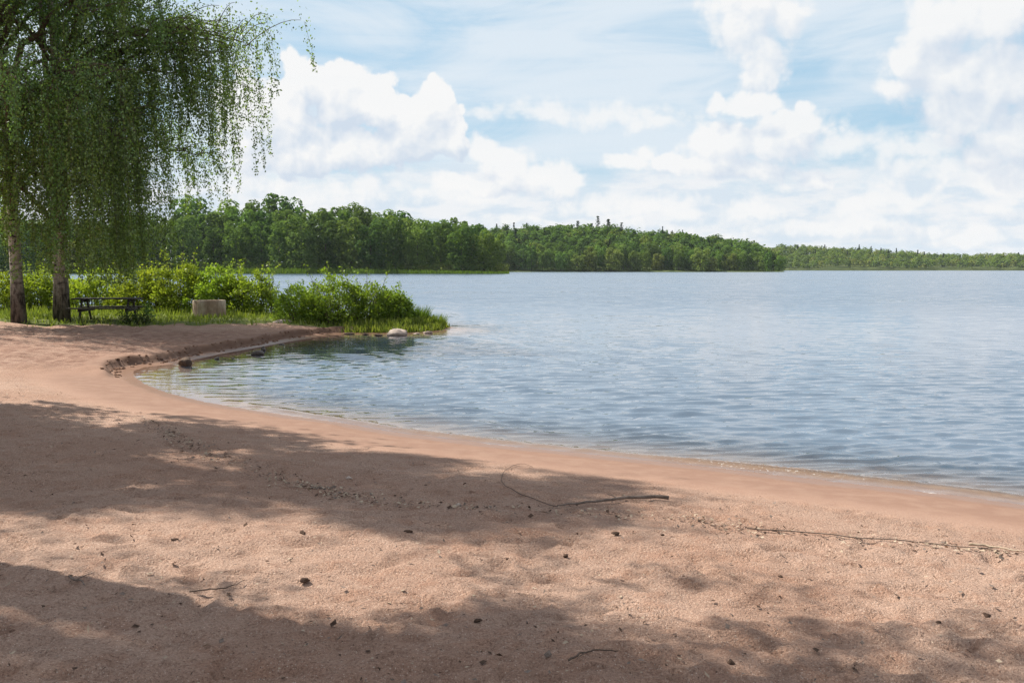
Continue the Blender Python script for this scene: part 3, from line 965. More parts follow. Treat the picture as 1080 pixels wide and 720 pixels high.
# ------------------------------------------------------------------ the far shores
def far_tree(seed, H, R, mat, nclump=2300, lobes=15, base=0.12, size=0.85, narrow=1.0):
    """broadleaf tree with crown lobes of leaf clumps, trunk included"""
    r = np.random.default_rng(seed)
    P, N = [], []
    per = nclump // (lobes + 1)
    for k in range(lobes + 1):
        f = (k + 0.5) / (lobes + 1)
        zc = H * (base + 0.10 + (0.83 - base) * f)
        prof = math.sin(math.pi * (0.22 + 0.68 * f)) ** 0.7
        a = k * 2.4 + r.normal(0, .4)
        rad = R * prof * r.uniform(0.45, 0.85)
        c = np.array([math.cos(a) * rad, math.sin(a) * rad, zc])
        lr = R * r.uniform(0.30, 0.52) * (0.6 + 0.4 * prof)
        if k == lobes: c, lr = np.array([0, 0, H * 0.52]), R * 0.62
        d = unit(r.normal(size=(per, 3)))
        rr = r.uniform(0.75, 1.05, per)[:, None]
        P.append(c + d * lr * rr * np.array([1, 1, (0.85 if k < lobes else 1.5) * narrow])); N.append(d * 0.8 + np.array([0, 0, 0.75]))
    P = np.concatenate(P); N = np.concatenate(N)
    # skirt of low branches
    k = nclump // 6
    a = r.uniform(0, 6.28, k); rr = R * np.sqrt(r.uniform(0.15, 1, k)) * 0.9
    P = np.vstack([P, np.stack([np.cos(a) * rr, np.sin(a) * rr, r.uniform(0.02, base + 0.22, k) * H], 1)])
    N = np.vstack([N, np.stack([np.cos(a), np.sin(a), np.full(k, 0.3)], 1)])
    P[:, 2] = np.maximum(P[:, 2], 0.25)
    V, q = clump(P, N, size, 0.55, r)
    mb = MB()
    mb.add(V, q)
    tube(mb, [(0, 0, -0.6), (0.1, 0, H * 0.3), (0, 0.1, H * 0.75)], [0.035 * R + 0.12, 0.09 + 0.02 * R, 0.05], 6)
    nq = len(q)
    qq = np.concatenate(mb.q)
    idx = np.concatenate([np.zeros(nq), np.ones(len(qq) - nq), np.ones(len(mb.t[0]))])
    return np_mesh('far_tree', np.concatenate(mb.v), qq, np.concatenate(mb.t), False, [mat, m_bark_dark], idx)


def pine_mesh(seed, H, R, n=700):
    r = np.random.default_rng(seed)
    P, N = [], []
    for k in range(9):
        f = k / 8
        z = H * (0.48 + 0.50 * f)
        for j in range(4):
            a = r.uniform(0, 6.28); rad = R * (1 - 0.75 * f) * r.uniform(0.2, 0.9)
            d = unit(r.normal(size=(n // 36, 3)))
            P.append(np.array([math.cos(a) * rad, math.sin(a) * rad, z]) + d * R * 0.33 * np.array([1, 1, .55])); N.append(d + (0, 0, .4))
    V, q = clump(np.concatenate(P), np.concatenate(N), 0.75, 0.6, r)
    mb = MB(); mb.add(V, q)
    tube(mb, [(0, 0, -.5), (0.1, 0, H * .5), (0, 0, H * .97)], [.24, .17, .05], 6)
    qq = np.concatenate(mb.q)
    idx = np.concatenate([np.zeros(len(q)), np.ones(len(qq) - len(q)), np.ones(len(mb.t[0]))])
    return np_mesh('pine_tree', np.concatenate(mb.v), qq, np.concatenate(mb.t), False, [m_con, m_bark_dark], idx)


def spruce_mesh(seed, H, R, n=900):
    r = np.random.default_rng(seed)
    f = r.random(n) ** 1.4
    a = r.uniform(0, 6.28, n)
    tier = 0.82 + 0.28 * np.sin(f * 46)
    rad = R * (1 - f) * tier * r.uniform(0.55, 1.0, n)
    P = np.stack([np.cos(a) * rad, np.sin(a) * rad, H * (0.06 + 0.93 * f)], 1)
    N = np.stack([np.cos(a), np.sin(a), np.full(n, 0.5)], 1)
    V, q = clump(P, N, 0.85, 0.5, r)
    mb = MB(); mb.add(V, q)
    tube(mb, [(0, 0, -.5), (0, 0, H * .5), (0, 0, H * .98)], [.22, .14, .03], 6)
    qq = np.concatenate(mb.q)
    idx = np.concatenate([np.zeros(len(q)), np.ones(len(qq) - len(q)), np.ones(len(mb.t[0]))])
    return np_mesh('spruce_tree', np.concatenate(mb.v), qq, np.concatenate(mb.t), False, [m_con, m_bark_dark], idx)


KIND = {
    'round_dark': [far_tree(11, 18, 5.6, m_far1), far_tree(12, 19.5, 6.0, m_far1, 2500, 17)],
    'broad_mid': [far_tree(21, 17, 6.2, m_far2, 2500, 16), far_tree(22, 18.5, 5.4, m_far2)],
    'tall_slim': [far_tree(31, 21, 4.4, m_far1, 2000, 14, 0.15, 0.8, 1.15), far_tree(32, 20, 4.2, m_far2, 2000, 13, 0.15, 0.8, 1.15)],
    'low_pale': [far_tree(41, 11.5, 5.0, m_far3, 1700, 11, 0.05, 0.8), far_tree(42, 10, 4.6, m_far3, 1500, 10, 0.05, 0.8)],
    'bush': [far_tree(51, 5.0, 3.6, m_far2, 700, 7, 0.0, 0.6), far_tree(52, 4.2, 3.4, m_far3, 600, 6, 0.0, 0.6)],
}
DESC = {'round_dark': 'round dark green broadleaf tree', 'broad_mid': 'broad mid green leafy tree', 'tall_slim': 'tall slim broadleaf tree',
        'low_pale': 'low pale yellow green tree', 'bush': 'low rounded green bush'}
m_shore, nt = new_mat('wooded_shore'); T = NT(nt)
pp = T.node('ShaderNodeNewGeometry').outputs['Position']
T.out(T.principled(T.mix(T.range(T.noise(pp, 0.08, 4), 0.4, 0.6), rgb(0.045, 0.065, 0.02), rgb(0.09, 0.11, 0.035)), 0.95, 0.1))


def mound(name, front, depth, prof, steps=60):
    """strip of land: front = [(x, y)] along the waterline, hill height prof(x) reached at 70% of the depth"""
    fx = np.linspace(0, len(front) - 1, steps)
    fr = np.stack([np.interp(fx, np.arange(len(front)), [p[k] for p in front]) for k in (0, 1)], 1)
    rows = np.array([-0.03, 0, 0.02, 0.1, 0.25, 0.45, 0.7, 1.0])
    hh = np.array([-1.2, 0.02, 0.35, 0.12, 0.40, 0.75, 1.0, 0.9])
    V = []
    for j, rr in enumerate(rows):
        for i in range(steps):
            x, y = fr[i]
            sc = 1 + depth * rr / y
            h = hh[j] if j < 3 else max(0.5, prof(x / y) * hh[j] + 0.5 * fbm(np.array(x * .02), np.array(rr * 5), 7, 3))
            V.append((x * sc, y * sc, h))
    me = np_mesh(name, V, grid_faces(steps, len(rows)), smooth=True, mats=[m_shore])
    return tag(obj(name, me), kind='structure'), np.array(V).reshape(len(rows), steps, 3)


def land_z(grid, u, f, depth):
    """height of the strip at direction u (x/y) and depth fraction f"""
    rows = np.array([-0.03, 0, 0.02, 0.1, 0.25, 0.45, 0.7, 1.0])
    us = grid[1, :, 0] / grid[1, :, 1]
    cols = [np.interp(u, us, grid[j, :, 2]) for j in range(len(rows))]
    return float(np.interp(f, rows, cols))


def pu(px): return (px - 540.0) / F


tree_r = np.random.default_rng(77)


def plant_tree(kind, u, Y, z, label, group, sc=1.0):
    me = KIND[kind][tree_r.integers(0, 2)] if isinstance(KIND[kind], list) else KIND[kind]
    nm = {'bush': 'bush'}.get(kind, 'broadleaf_tree')
    o = obj(nm, me)
    o.location = (u * Y, Y, z)
    o.rotation_euler = (0, 0, tree_r.uniform(0, 6.28))
    s = sc * tree_r.uniform(0.92, 1.08)
    o.scale = (s * tree_r.uniform(0.92, 1.1), s * tree_r.uniform(0.92, 1.1), s)
    return tag(o, label, 'bush' if kind == 'bush' else 'tree', group)


# A: the near wooded point, waterline about 400 m away
A_Y = 400.0
topA = np.array([(-900, 226), (100, 222), (165, 222), (185, 212), (240, 208), (300, 205), (345, 210), (380, 211), (410, 220), (440, 224), (470, 214), (495, 221), (515, 230), (528, 243)], float)
_, gA = mound('wooded_point', [(pu(-700) * 430, 430), (pu(0) * 420, 420), (pu(290) * 405, 405), (pu(450) * 400, 400), (pu(536) * 398, 398)], 150, lambda u: 5.5 * float(sstep(pu(540), pu(430), u)))
GA = 'trees on the near wooded point across the water'
WHERE = [(215, 'behind the hanging birch branches'), (330, 'above the yellow green shrubs'), (430, 'above the reed strip'), (540, 'near the tip of the point')]
for row, (f, spacing) in enumerate([(0.05, 25), (0.20, 22), (0.40, 20)]):
    px = -60.0 + 5 * row
    while px < 530 - row * 4:
        u = pu(px + tree_r.uniform(-4, 4)); Y = A_Y + 150 * f + tree_r.uniform(-6, 6) + (8 if px < 290 else 0)
        z = land_z(gA, u, f, 150)
        top = np.interp(px, topA[:, 0], topA[:, 1]) + tree_r.uniform(-2, 7)
        want = CAM[2] + (283.5 - top) / F * Y - z
        frac = (0.80, 0.93, 1.0)[row]
        want = max(8, want * frac * tree_r.uniform(0.92, 1.04))
        k = tree_r.choice(['round_dark', 'broad_mid', 'tall_slim', 'low_pale'], p=[[.40, .38, .10, .12], [.42, .36, .18, .04], [.4, .3, .3, 0]][row])
        H0 = {'round_dark': 19, 'broad_mid': 18, 'tall_slim': 20.5, 'low_pale': 11}[k]
        sc = want / H0 if k != 'low_pale' else min(1.3, want / H0)
        w = next(t for lim, t in WHERE if px < lim or lim == 540)
        plant_tree(k, u, Y, z - 0.2, DESC[k] + [' at the waterside ', ' in the second row ', ' rising behind the front trees '][row] + w, GA, sc)
        px += spacing * tree_r.uniform(0.75, 1.25) * (0.85 if k == 'tall_slim' else 1.0)
px = 150
while px < 534:
    u = pu(px); Y = A_Y + 6 + tree_r.uniform(-1, 4) + (8 if px < 290 else 0)
    plant_tree('bush', u, Y, land_z(gA, u, .03, 150) - .1, 'low rounded waterside bush at the foot of the wooded point', 'bushes along the foot of the wooded point', tree_r.uniform(0.7, 1.15))
    px += tree_r.uniform(7, 15)

# B: the second headland, about 650 m away
B_Y = 650.0
topB = np.array([(440, 232), (520, 236), (560, 234), (600, 235), (640, 234), (670, 240), (700, 241), (730, 244), (760, 247), (785, 251), (800, 254), (812, 258), (822, 268)], float)


def hillB(u):
    px = u * F + 540
    return max(0.5, (283.5 - float(np.interp(px, topB[:, 0], topB[:, 1]))) / F * 760 + 2 - 15.0)


_, gB = mound('wooded_headland', [(pu(300) * 720, 720), (pu(480) * 670, 670), (pu(600) * B_Y, B_Y), (pu(740) * B_Y, B_Y), (pu(826) * 655, 655)], 170, hillB)
GB = 'waterside trees on the second headland'
for row, (f, sp) in enumerate([(0.05, 10.5), (0.14, 10.5)]):
    px = 512.0 + row * 5
    while px < 824 - row * 4:
        u = pu(px); Y = np.interp(px, [480, 600, 826], [668, B_Y, 655]) + 170 * f + tree_r.uniform(-5, 5)
        z = land_z(gB, u, f, 170)
        pale = 600 < px < 800 and row == 0
        k = tree_r.choice(['round_dark', 'broad_mid', 'tall_slim', 'low_pale'], p=[.15, .25, .1, .5] if pale else [.35, .4, .2, .05])
        sc = tree_r.uniform(0.68, 0.92) if k != 'low_pale' else tree_r.uniform(0.95, 1.35)
        if px > 805: sc *= 0.85
        plant_tree(k, u, Y, z - .2, DESC[k] + (' at the waterside of ' if row == 0 else ' just behind the waterside of ') + ('the pine topped headland' if px < 680 else 'the headland tip'), GB, sc)
        px += sp * tree_r.uniform(0.75, 1.3)


def wood(name, items):
    """a far wood that reads as one mass: many small trees in one mesh"""
    Vs, Qs, Mi, n = [], [], [], 0
    mats = [m_far1, m_far2, m_far3, m_con]
    for (x, y, z, H, R, m, seed) in items:
        r = np.random.default_rng(seed)
        k = 150 if R > 2.5 else 110
        if m == 3:
            f = r.random(k) ** 1.3; a = r.uniform(0, 6.28, k)
            rad = R * (1 - f) * r.uniform(.5, 1, k)
            P = np.stack([np.cos(a) * rad, np.sin(a) * rad, H * (.05 + .95 * f)], 1); N = np.stack([np.cos(a), np.sin(a), np.full(k, .5)], 1)
        else:
            d = unit(r.normal(size=(k, 3))); d[:, 2] = np.where(d[:, 2] < -0.4, -d[:, 2], d[:, 2])
            bump = 1 + 0.28 * np.sin(d[:, 0] * 5 + seed) * np.cos(d[:, 1] * 5 + d[:, 2] * 4)
            P = d * np.array([R, R, H * 0.42]) * (bump * r.uniform(.8, 1.0, k))[:, None] + np.array([0, 0, H * 0.55]); N = d * .8 + np.array([0, 0, .6])
        V, q = clump(P, N, 1.9 if R > 2.5 else 1.5, 0.45, r)
        Vs.append(V + (x, y, z)); Qs.append(q + n); Mi.append(np.full(len(q), m)); n += len(V)
    me = np_mesh(name, np.concatenate(Vs), np.concatenate(Qs), None, False, mats, np.concatenate(Mi))
    return obj(name, me)


items = []
for row, f in enumerate(np.linspace(0.2, 0.8, 12)):
    px = 430.0 + 3 * row
    while px < 822 - 16 * f:
        u = pu(px); Y = np.interp(px, [300, 480, 600, 826], [720, 670, B_Y, 655]) + 170 * f + tree_r.uniform(-5, 5)
        con = tree_r.random() < 0.05
        H = tree_r.uniform(10, 16.0) * (1.0 if px < 800 else .85)
        items.append((u * Y, Y, land_z(gB, u, f, 170) - .5, H + (2 if con else 0), 2.3 if con else tree_r.uniform(3.2, 5.2), 3 if con else int(tree_r.choice([0, 1, 2], p=[.45, .43, .12])), len(items) + 1000))
        px += tree_r.uniform(6, 12)
tag(wood('hillside_wood', items), kind='stuff')
pm = [pine_mesh(61, 19, 2.9, 560), pine_mesh(62, 21, 2.6, 520)]
sm_ = [spruce_mesh(63, 18, 3.0), spruce_mesh(64, 16, 2.8)]
for i, (px, top, kind, lab) in enumerate([(609, 232, 'p', 'small pine standing out of the headland wood, left of the pair'), (630, 229.5, 'p', 'taller pine of the pair topping the headland wood'),
                                          (641, 230, 'p', 'thinner pine of the pair topping the headland wood'), (655, 236, 'p', 'low pine just right of the pair on the headland crest'),
                                          (698, 240, 's', 'pointed spruce on the headland crest, alone in a dip'), (708, 241.5, 's', 'broad dark spruce beside the pointed one on the crest'),
                                          (719, 243.5, 's', 'dark bushy spruce where the headland crest steps down'), (754, 246, 's', 'last dark spruce on the crest before the headland tip')]):
    u = pu(px); Y = 762.0
    z = land_z(gB, u, .65, 170)
    H = CAM[2] + (283.5 - top) / F * Y - z
    o = obj('pine_tree' if kind == 'p' else 'spruce_tree', (pm if kind == 'p' else sm_)[i % 2])
    o.location = (u * Y, Y, z - .3)
    s = H / (20 if kind == 'p' else 17)
    o.scale = (max(s, .8), max(s, .8), s); o.rotation_euler = (0, 0, i * 1.3)
    tag(o, lab, 'tree', 'conifers standing out of the headland wood')

# C: the far shore to the right, about 1200 m away
C_Y = 1200.0
topC = np.array([(700, 258), (820, 258), (850, 259), (880, 261), (920, 263), (950, 266), (980, 268), (1010, 269), (1040, 268), (1080, 268), (1200, 264), (1500, 258), (2000, 262)], float)


def hillC(u):
    px = u * F + 540
    return max(0.5, (283.5 - float(np.interp(px, topC[:, 0], topC[:, 1]))) / F * 1400 + 2 - 13.0)


_, gC = mound('far_shore', [(pu(700) * 1200, 1200), (pu(850) * 1190, 1190), (pu(960) * 1150, 1150), (pu(990) * 1230, 1230), (pu(1080) * 1180, 1180), (pu(1500) * 1150, 1150), (pu(2300) * 1000, 1000)], 330, hillC, 90)
items = []
for row, f in enumerate(np.linspace(0.03, 0.8, 12)):
    px = 790.0 + 3 * row
    while px < 1400:
        if row == 0 and 985 < px < 1012: px = 1012
        u = pu(px); Yf = float(np.interp(u, gC[1, :, 0] / gC[1, :, 1], gC[1, :, 1])); Y = Yf + 330 * f + tree_r.uniform(-8, 8)
        con = row > 3 and tree_r.random() < 0.04
        H = tree_r.uniform(10, 17.0)
        near = row == 0
        if near: H *= 0.8
        if row < 2 and 862 < px < 905: H *= 1.35; con = False
        items.append((u * Y, Y, land_z(gC, u, f, 330) - .5, H + (3 if con else 0), 2.6 if con else tree_r.uniform(3.6, 6.0), 3 if con else int(tree_r.choice([0, 1, 2], p=[.35, .45, .2])), len(items) + 9000))
        px += tree_r.uniform(4, 8) * (1.0 if px < 1120 else 2.0)
tag(wood('far_wood', items), kind='stuff')

# reed strip along the foot of the wooded point
P = []
n = 5200
pxs = tree_r.uniform(60, 537, n)
us = pu(pxs)
Ys = A_Y - 2.5 + tree_r.uniform(-1, 1, n) * 2.4 + np.where(pxs < 290, 8.0, 0) + np.where(pxs > 450, -1.5, 0)
base = np.stack([us * Ys, Ys, np.full(n, -0.1)], 1)
h = tree_r.uniform(0.9, 1.9, n) * np.interp(pxs, [60, 290, 420, 536], [1.2, 1.45, 1.15, 0.6])
w = tree_r.uniform(.10, .28, n)
a = tree_r.uniform(0, 3.14, n)
dx = np.stack([np.cos(a) * w, np.sin(a) * w, 0 * w], 1)
tip = base + np.stack([tree_r.normal(0, .15, n), tree_r.normal(0, .15, n), h], 1)
V = np.stack([base - dx, base + dx, tip + dx * .25, tip - dx * .25], 1).reshape(-1, 3)
m_farreed = leaf_mat('far_reeds', (0.095, 0.155, 0.022), (0.15, 0.205, 0.036), 0.3, 0.3, 0.0)
tag(obj('reed_strip', np_mesh('reed_strip', V, np.arange(4 * n).reshape(n, 4), None, False, [m_farreed])), kind='stuff')


# ------------------------------------------------------------------ shrubs, reeds and grass on the spit
def shrub(loc, R, H, nleaf, size, mat, label, group, seed, stems=26, squash=1.0, spikes=0, rounded=False):
    r = np.random.default_rng(seed)
    e = empty('shrub', loc, label, 'shrub', group)
    sb = MB(); P = []; D = []
    for s in range(stems + spikes):
        a = r.uniform(0, 6.28); rr = R * math.sqrt(r.random())
        spike = s >= stems
        hh = H * (1 - 0.45 * (rr / R) ** 2) * r.uniform(0.75, 1.08) if not spike else H * r.uniform(1.05, 1.28)
        b0 = np.array([math.cos(a) * rr * 0.35, math.sin(a) * rr * 0.35 * squash, -0.05])
        b2 = np.array([math.cos(a) * rr, math.sin(a) * rr * squash, hh])
        b1 = b0 * 0.8 + np.array([0, 0, hh * 0.6]) + (b2 - b0) * [0.35, 0.35, 0]
        c = bez(b0, b1, b2, 7)
        tube(sb, c, np.linspace(0.014, 0.004, 7), 4)
        k = nleaf // (stems + spikes)
        if spike: k = k // 2
        t = r.random(k) ** (0.65 if not spike else 0.4)
        p = np.stack([np.interp(t, np.linspace(0, 1, 7), c[:, j]) for j in range(3)], 1)
        sp = (0.05 if spike else 0.20) * R ** 0.5 * (0.5 + 0.7 * (1 - t))
        off = r.normal(0, 1, (k, 3)) * sp[:, None]
        P.append(p + off); D.append(off + r.normal(0, .10, (k, 3)) + (0, 0, .05))
    P = np.concatenate(P); D = np.concatenate(D)
    if rounded:                                     # leafy lumps on a dome instead of upright stems
        keep = r.random(len(P)) < 0.30
        P, D = P[keep], D[keep]
        nc = 95
        a = r.uniform(0, 6.28, nc); ph = np.arcsin(r.uniform(0.0, 1.0, nc)); rad = r.uniform(0.62, 1.0, nc) ** 0.6
        cc = np.stack([np.cos(a) * np.cos(ph) * R * rad, np.sin(a) * np.cos(ph) * R * squash * rad, np.sin(ph) * H * rad * r.uniform(.82, 1.06, nc)], 1)
        k = int(nleaf * 0.8 / nc)
        off = unit(r.normal(size=(nc * k, 3))) * (r.uniform(.03, .20, nc * k) * np.repeat(r.uniform(.7, 1.3, nc), k))[:, None]
        P = np.vstack([P, np.repeat(cc, k, 0) + off * np.array([1, 1, .8])])
        D = np.vstack([D, off * 3 + np.repeat(cc, k, 0) * 0.25 + r.normal(0, .25, (nc * k, 3))])
    P[:, 2] = np.abs(P[:, 2]) + 0.03
    V, q = leaves(P, size, dirs=D, up_bias=1.2, aspect=0.6, r=r)
    sb.build('stems', [m_twig], e)
    obj('foliage', np_mesh('foliage', V, q, None, False, [mat]), e)
    return e


def gpos(px, py, Y):
    p = at(px, py, Y)
    return (p[0], Y, gz(p[0], Y) - 0.02)


GS = 'yellow green shrubs behind the grass'
for i, (px, Y, R, H, lab) in enumerate([
        (-14, 36.5, 1.5, 1.7, 'bright shrub at the left edge behind the birch trunk'),
        (42, 37.5, 1.4, 1.6, 'bright shrub seen between the two birch trunks'),
        (100, 37.0, 1.5, 1.5, 'bright shrub behind the picnic table, half hidden by hanging birch leaves'),
        (148, 36.6, 1.3, 1.6, 'bright shrub rising just right of the picnic table'),
        (186, 36.2, 1.45, 1.85, 'tallest yellow green shrub, behind and left of the concrete ring'),
        (226, 36.0, 1.4, 1.75, 'yellow green shrub straight behind the concrete ring'),
        (262, 35.8, 1.25, 1.6, 'yellow green shrub at the right end of its row, beside open water')]):
    shrub(gpos(px, 325, Y), R, H, 8600, 0.10, m_shrub, lab, GS, 500 + i, 30, 0.8, 7, True)
shrub(gpos(289, 325, 35.6), 0.35, 1.45, 500, 0.09, m_shrub, 'thin tall weed standing alone in the gap between the shrubs', 'yellow green shrubs behind the grass', 540, 5, 1.0, 3)
GP = 'green bushes on the tip of the spit'
for i, (px, Y, R, H, lab) in enumerate([
        (318, 32.5, 0.95, 1.15, 'leafy green bush at the landward end of the spit'),
        (352, 32.3, 1.2, 1.62, 'tallest green bush in the middle of the spit'),
        (388, 32.4, 1.10, 1.42, 'green bush sloping down towards the tip of the spit'),
        (414, 32.5, 0.72, 1.05, 'small green bush above the pale boulder')]):
    shrub(gpos(px, 345, Y), R, H, 5600 if R > .7 else 2600, 0.088, m_bush, lab, GP, 560 + i, 30, 0.8, 3, True)


def blades(cx, cy, n, R, h0, h1, w, lean, r, zf=None, ry=1.0):
    a = r.uniform(0, 6.28, n); rr = R * np.sqrt(r.random(n))
    x = cx + np.cos(a) * rr; y = cy + np.sin(a) * rr * ry
    z = np.zeros(n) if zf is None else zf(x, y)
    h = r.uniform(h0, h1, n)
    th = r.uniform(0, 3.14, n)
    ww = w * r.uniform(.6, 1.3, n)
    dx = np.stack([np.cos(th) * ww, np.sin(th) * ww, 0 * ww], 1)
    ld = np.stack([np.cos(a) * rr / R, np.sin(a) * rr / R, 0 * h], 1) * (lean * h)[:, None] + np.stack([r.normal(0, .12, n) * h, r.normal(0, .12, n) * h, 0 * h], 1)
    b = np.stack([x, y, z - .02], 1)
    m = b + ld * 0.35 + np.stack([0 * h, 0 * h, h * .6], 1)
    t = b + ld + np.stack([0 * h, 0 * h, h], 1)
    V = np.stack([b - dx, b + dx, m + dx * .8, m - dx * .8, t], 1).reshape(-1, 3)
    k = np.arange(n)[:, None] * 5
    return V, k + np.array([0, 1, 2, 3]), k + np.array([3, 2, 4])


r = np.random.default_rng(900)
for px, Y, n, R, h0, h1, lab in [(410, 32.7, 600, 0.42, 0.35, 0.80, 'tall grass tuft leaning out between the green bush and the pale boulder'),
                                 (440, 33.1, 700, 0.38, 0.30, 0.62, 'reed clump at the tip of the spit, nearer the boulder'),
                                 (459, 33.2, 600, 0.34, 0.25, 0.55, 'outermost reed clump standing at the edge of the open water')]:
    p = at(px, 345, Y)
    V, q, t = blades(0, 0, n, R, h0, h1, 0.008, 0.35, r)
    o = obj('reed_clump', np_mesh('reed_clump', V, q, t, False, [m_reed]))
    o.location = (p[0], Y, max(gz(p[0], Y), -0.06))
    tag(o, lab, 'reeds', 'reeds at the tip of the spit')

# the grass of the bank
n = 26000
x = r.uniform(-22, -2.4, n); y = r.uniform(27.5, 38.0, n)
d = shore_dist(x, y)
gm_ = sstep(-0.25, 0.45, (y - 28.9 - 0.26 * (x + 13.0) * (x > -13) + 0.15 * np.minimum(x + 13, 0)) * 0.7 + 1.1 * fbm(x * 0.8, y * 0.8, 71, 4)) * sstep(0.3, 0.9, d)
k = r.random(n) < gm_ * (0.35 + 0.65 * sstep(-.2, .3, fbm(x * .6, y * .6, 72, 3)))
xe = r.uniform(-5.4, -1.9, 9000); ye = r.uniform(29.5, 34.2, 9000); de = shore_dist(xe, ye)
ke = (de > 0.10) & (de < 1.3) & (r.random(9000) < sstep(-5.5, -4.6, xe) * sstep(-1.9, -2.6, xe))
x, y = np.r_[x[k], xe[ke]], np.r_[y[k], ye[ke]]; n = len(x)
edge = np.r_[np.zeros(k.sum()), np.ones(ke.sum())]
z = ground_h(x, y)
h = r.uniform(.05, .20, n) * (1 + 0.9 * sstep(33.5, 35.5, y) + 0.35 * edge); a = r.uniform(0, 6.28, n); wv_ = r.uniform(.006, .014, n)
dx = np.stack([np.cos(a) * wv_, np.sin(a) * wv_, 0 * a], 1)
b = np.stack([x, y, z - .01], 1); tp = b + np.stack([r.normal(0, .06, n), r.normal(0, .06, n), h], 1)
V = np.stack([b - dx * 2, b + dx * 2, tp + dx * .5, tp - dx * .5], 1).reshape(-1, 3)
tag(obj('grass', np_mesh('grass', V, np.arange(4 * n).reshape(n, 4), None, False, [m_grass])), kind='stuff')

p = gpos(140, 336, 29.4)
shrub(p, 0.55, 0.26, 700, 0.075, m_birch2, 'low dark leafy plant on the sand edge in front of the picnic table', 'low plants at the grass edge', 571, 14, 0.5)
p = gpos(158, 334, 30.2)
shrub(p, 0.22, 0.55, 260, 0.07, m_birch, 'thin young sapling just right of the picnic table', 'low plants at the grass edge', 572, 4, 1.0)

# ------------------------------------------------------------------ picnic table
m_plank = simple_mat('weathered_dark_planks', (0.030, 0.026, 0.023), (0.075, 0.064, 0.055), 4, 0.8, 0.25, 0.5, 0.006, (0.3, 4, 4))
tx, ty = at(114, 330, 30.9)[0], 30.9
tz = gz(tx, ty)
tab = empty('picnic_table', (tx, ty, tz), 'dark wooden picnic table with attached benches on the grass beneath the birches', 'table', None, math.radians(6))
tab.scale = (0.96, 0.96, 0.92)
mb = MB()
for k in range(5): box(mb, (0, (k - 2) * 0.148, 0.735), (2.05, 0.138, 0.042), None, 0.006)
mb.build('tabletop', [m_plank], tab)
for s in (-1, 1):
    mb = MB()
    for k in range(2): box(mb, (0, s * (0.68 + 0.145 * k), 0.43), (2.05, 0.136, 0.042), None, 0.006)
    mb.build('bench_seat', [m_plank], tab)
for ex in (-0.72, 0.72):
    for s in (-1, 1):
        mb = MB()
        a = np.array([ex, s * 0.24, 0.71]); b = np.array([ex, s * 0.62, 0.0])
        c = (a + b) / 2; L = np.linalg.norm(a - b)
        ang = math.atan2(a[2] - b[2], a[1] - b[1])
        box(mb, c, (0.045, L, 0.095), rotm('X', ang), 0.005)
        mb.build('leg', [m_plank], tab)
    mb = MB(); box(mb, (ex + 0.047, 0, 0.36), (0.045, 1.62, 0.095), None, 0.005); mb.build('seat_beam', [m_plank], tab)
    mb = MB(); box(mb, (ex + 0.047, 0, 0.665), (0.045, 0.68, 0.085), None, 0.005); mb.build('top_beam', [m_plank], tab)

# ------------------------------------------------------------------ concrete ring
m_conc, nt = new_mat('stained_concrete'); T = NT(nt)
co = T.node('ShaderNodeTexCoord').outputs['Object']
c1 = T.noise(T.mapping(co, (1.3, 1.3, 1.0)), 2.0, 5, 0.6); c2 = T.noise(co, 38, 4, 0.6)
cc = T.mix(T.range(c1, 0.40, 0.62), rgb(0.44, 0.36, 0.28), rgb(0.27, 0.19, 0.13))
cc = T.mix(T.math('MULTIPLY', T.range(c2, .45, .7), .5), cc, rgb(0.20, 0.15, 0.11))
c3 = T.noise(T.mapping(co, (3.5, 3.5, 0.5), (0, 0, 0.7)), 2.0, 4, 0.6)
cc = T.mix(T.math('MULTIPLY', T.range(c3, .54, .66), .65), cc, rgb(0.11, 0.08, 0.06))
zz_ = T.sep(co)[2]
cc = T.mix(T.math('MULTIPLY', T.range(T.math('ADD', zz_, T.math('MULTIPLY', c1, .12)), 0.18, 0.06), .7), cc, rgb(0.10, 0.085, 0.05))
T.out(T.principled(cc, 0.9, 0.15, T.bump(T.math('ADD', c2, c1), 0.5, 0.012)))
rx_, ry_ = at(221, 331, 33.2)[0], 33.2
mb = MB()
N = 56
a = np.linspace(0, 2 * math.pi, N, endpoint=False)
prof = [(0.500, -0.06), (0.505, 0.0), (0.502, 0.30), (0.503, 0.535), (0.492, 0.555), (0.430, 0.557), (0.418, 0.545), (0.412, 0.30), (0.415, 0.06), (0.0, 0.05)]
V = np.concatenate([np.stack([np.cos(a) * rr, np.sin(a) * rr, np.full(N, zz)], 1) for rr, zz in prof[:-1]])
V += 0.004 * fbm(V[:, 0] * 6 + V[:, 2] * 3, V[:, 1] * 6, 5, 3)[:, None] * np.array([1, 1, .6])
idx = np.arange(len(prof[:-1]) * N).reshape(-1, N)
q = np.stack([idx[:-1], np.roll(idx[:-1], -1, 1), np.roll(idx[1:], -1, 1), idx[1:]], -1).reshape(-1, 4)
V = np.vstack([V, (0, 0, 0.05)])
t = [(idx[-1][j], idx[-1][(j + 1) % N], len(V) - 1) for j in range(N)]
me = np_mesh('concrete_ring', V, q, t, True, [m_conc])
me.set_sharp_from_angle(angle=math.radians(35))
o = obj('concrete_ring', me); o.location = (rx_, ry_, gz(rx_, ry_) + 0.02); o.scale = (1.06, 1.06, 1.06)
tag(o, 'round stained concrete ring, a fire pit, on the grass before the shrubs', 'fire pit')

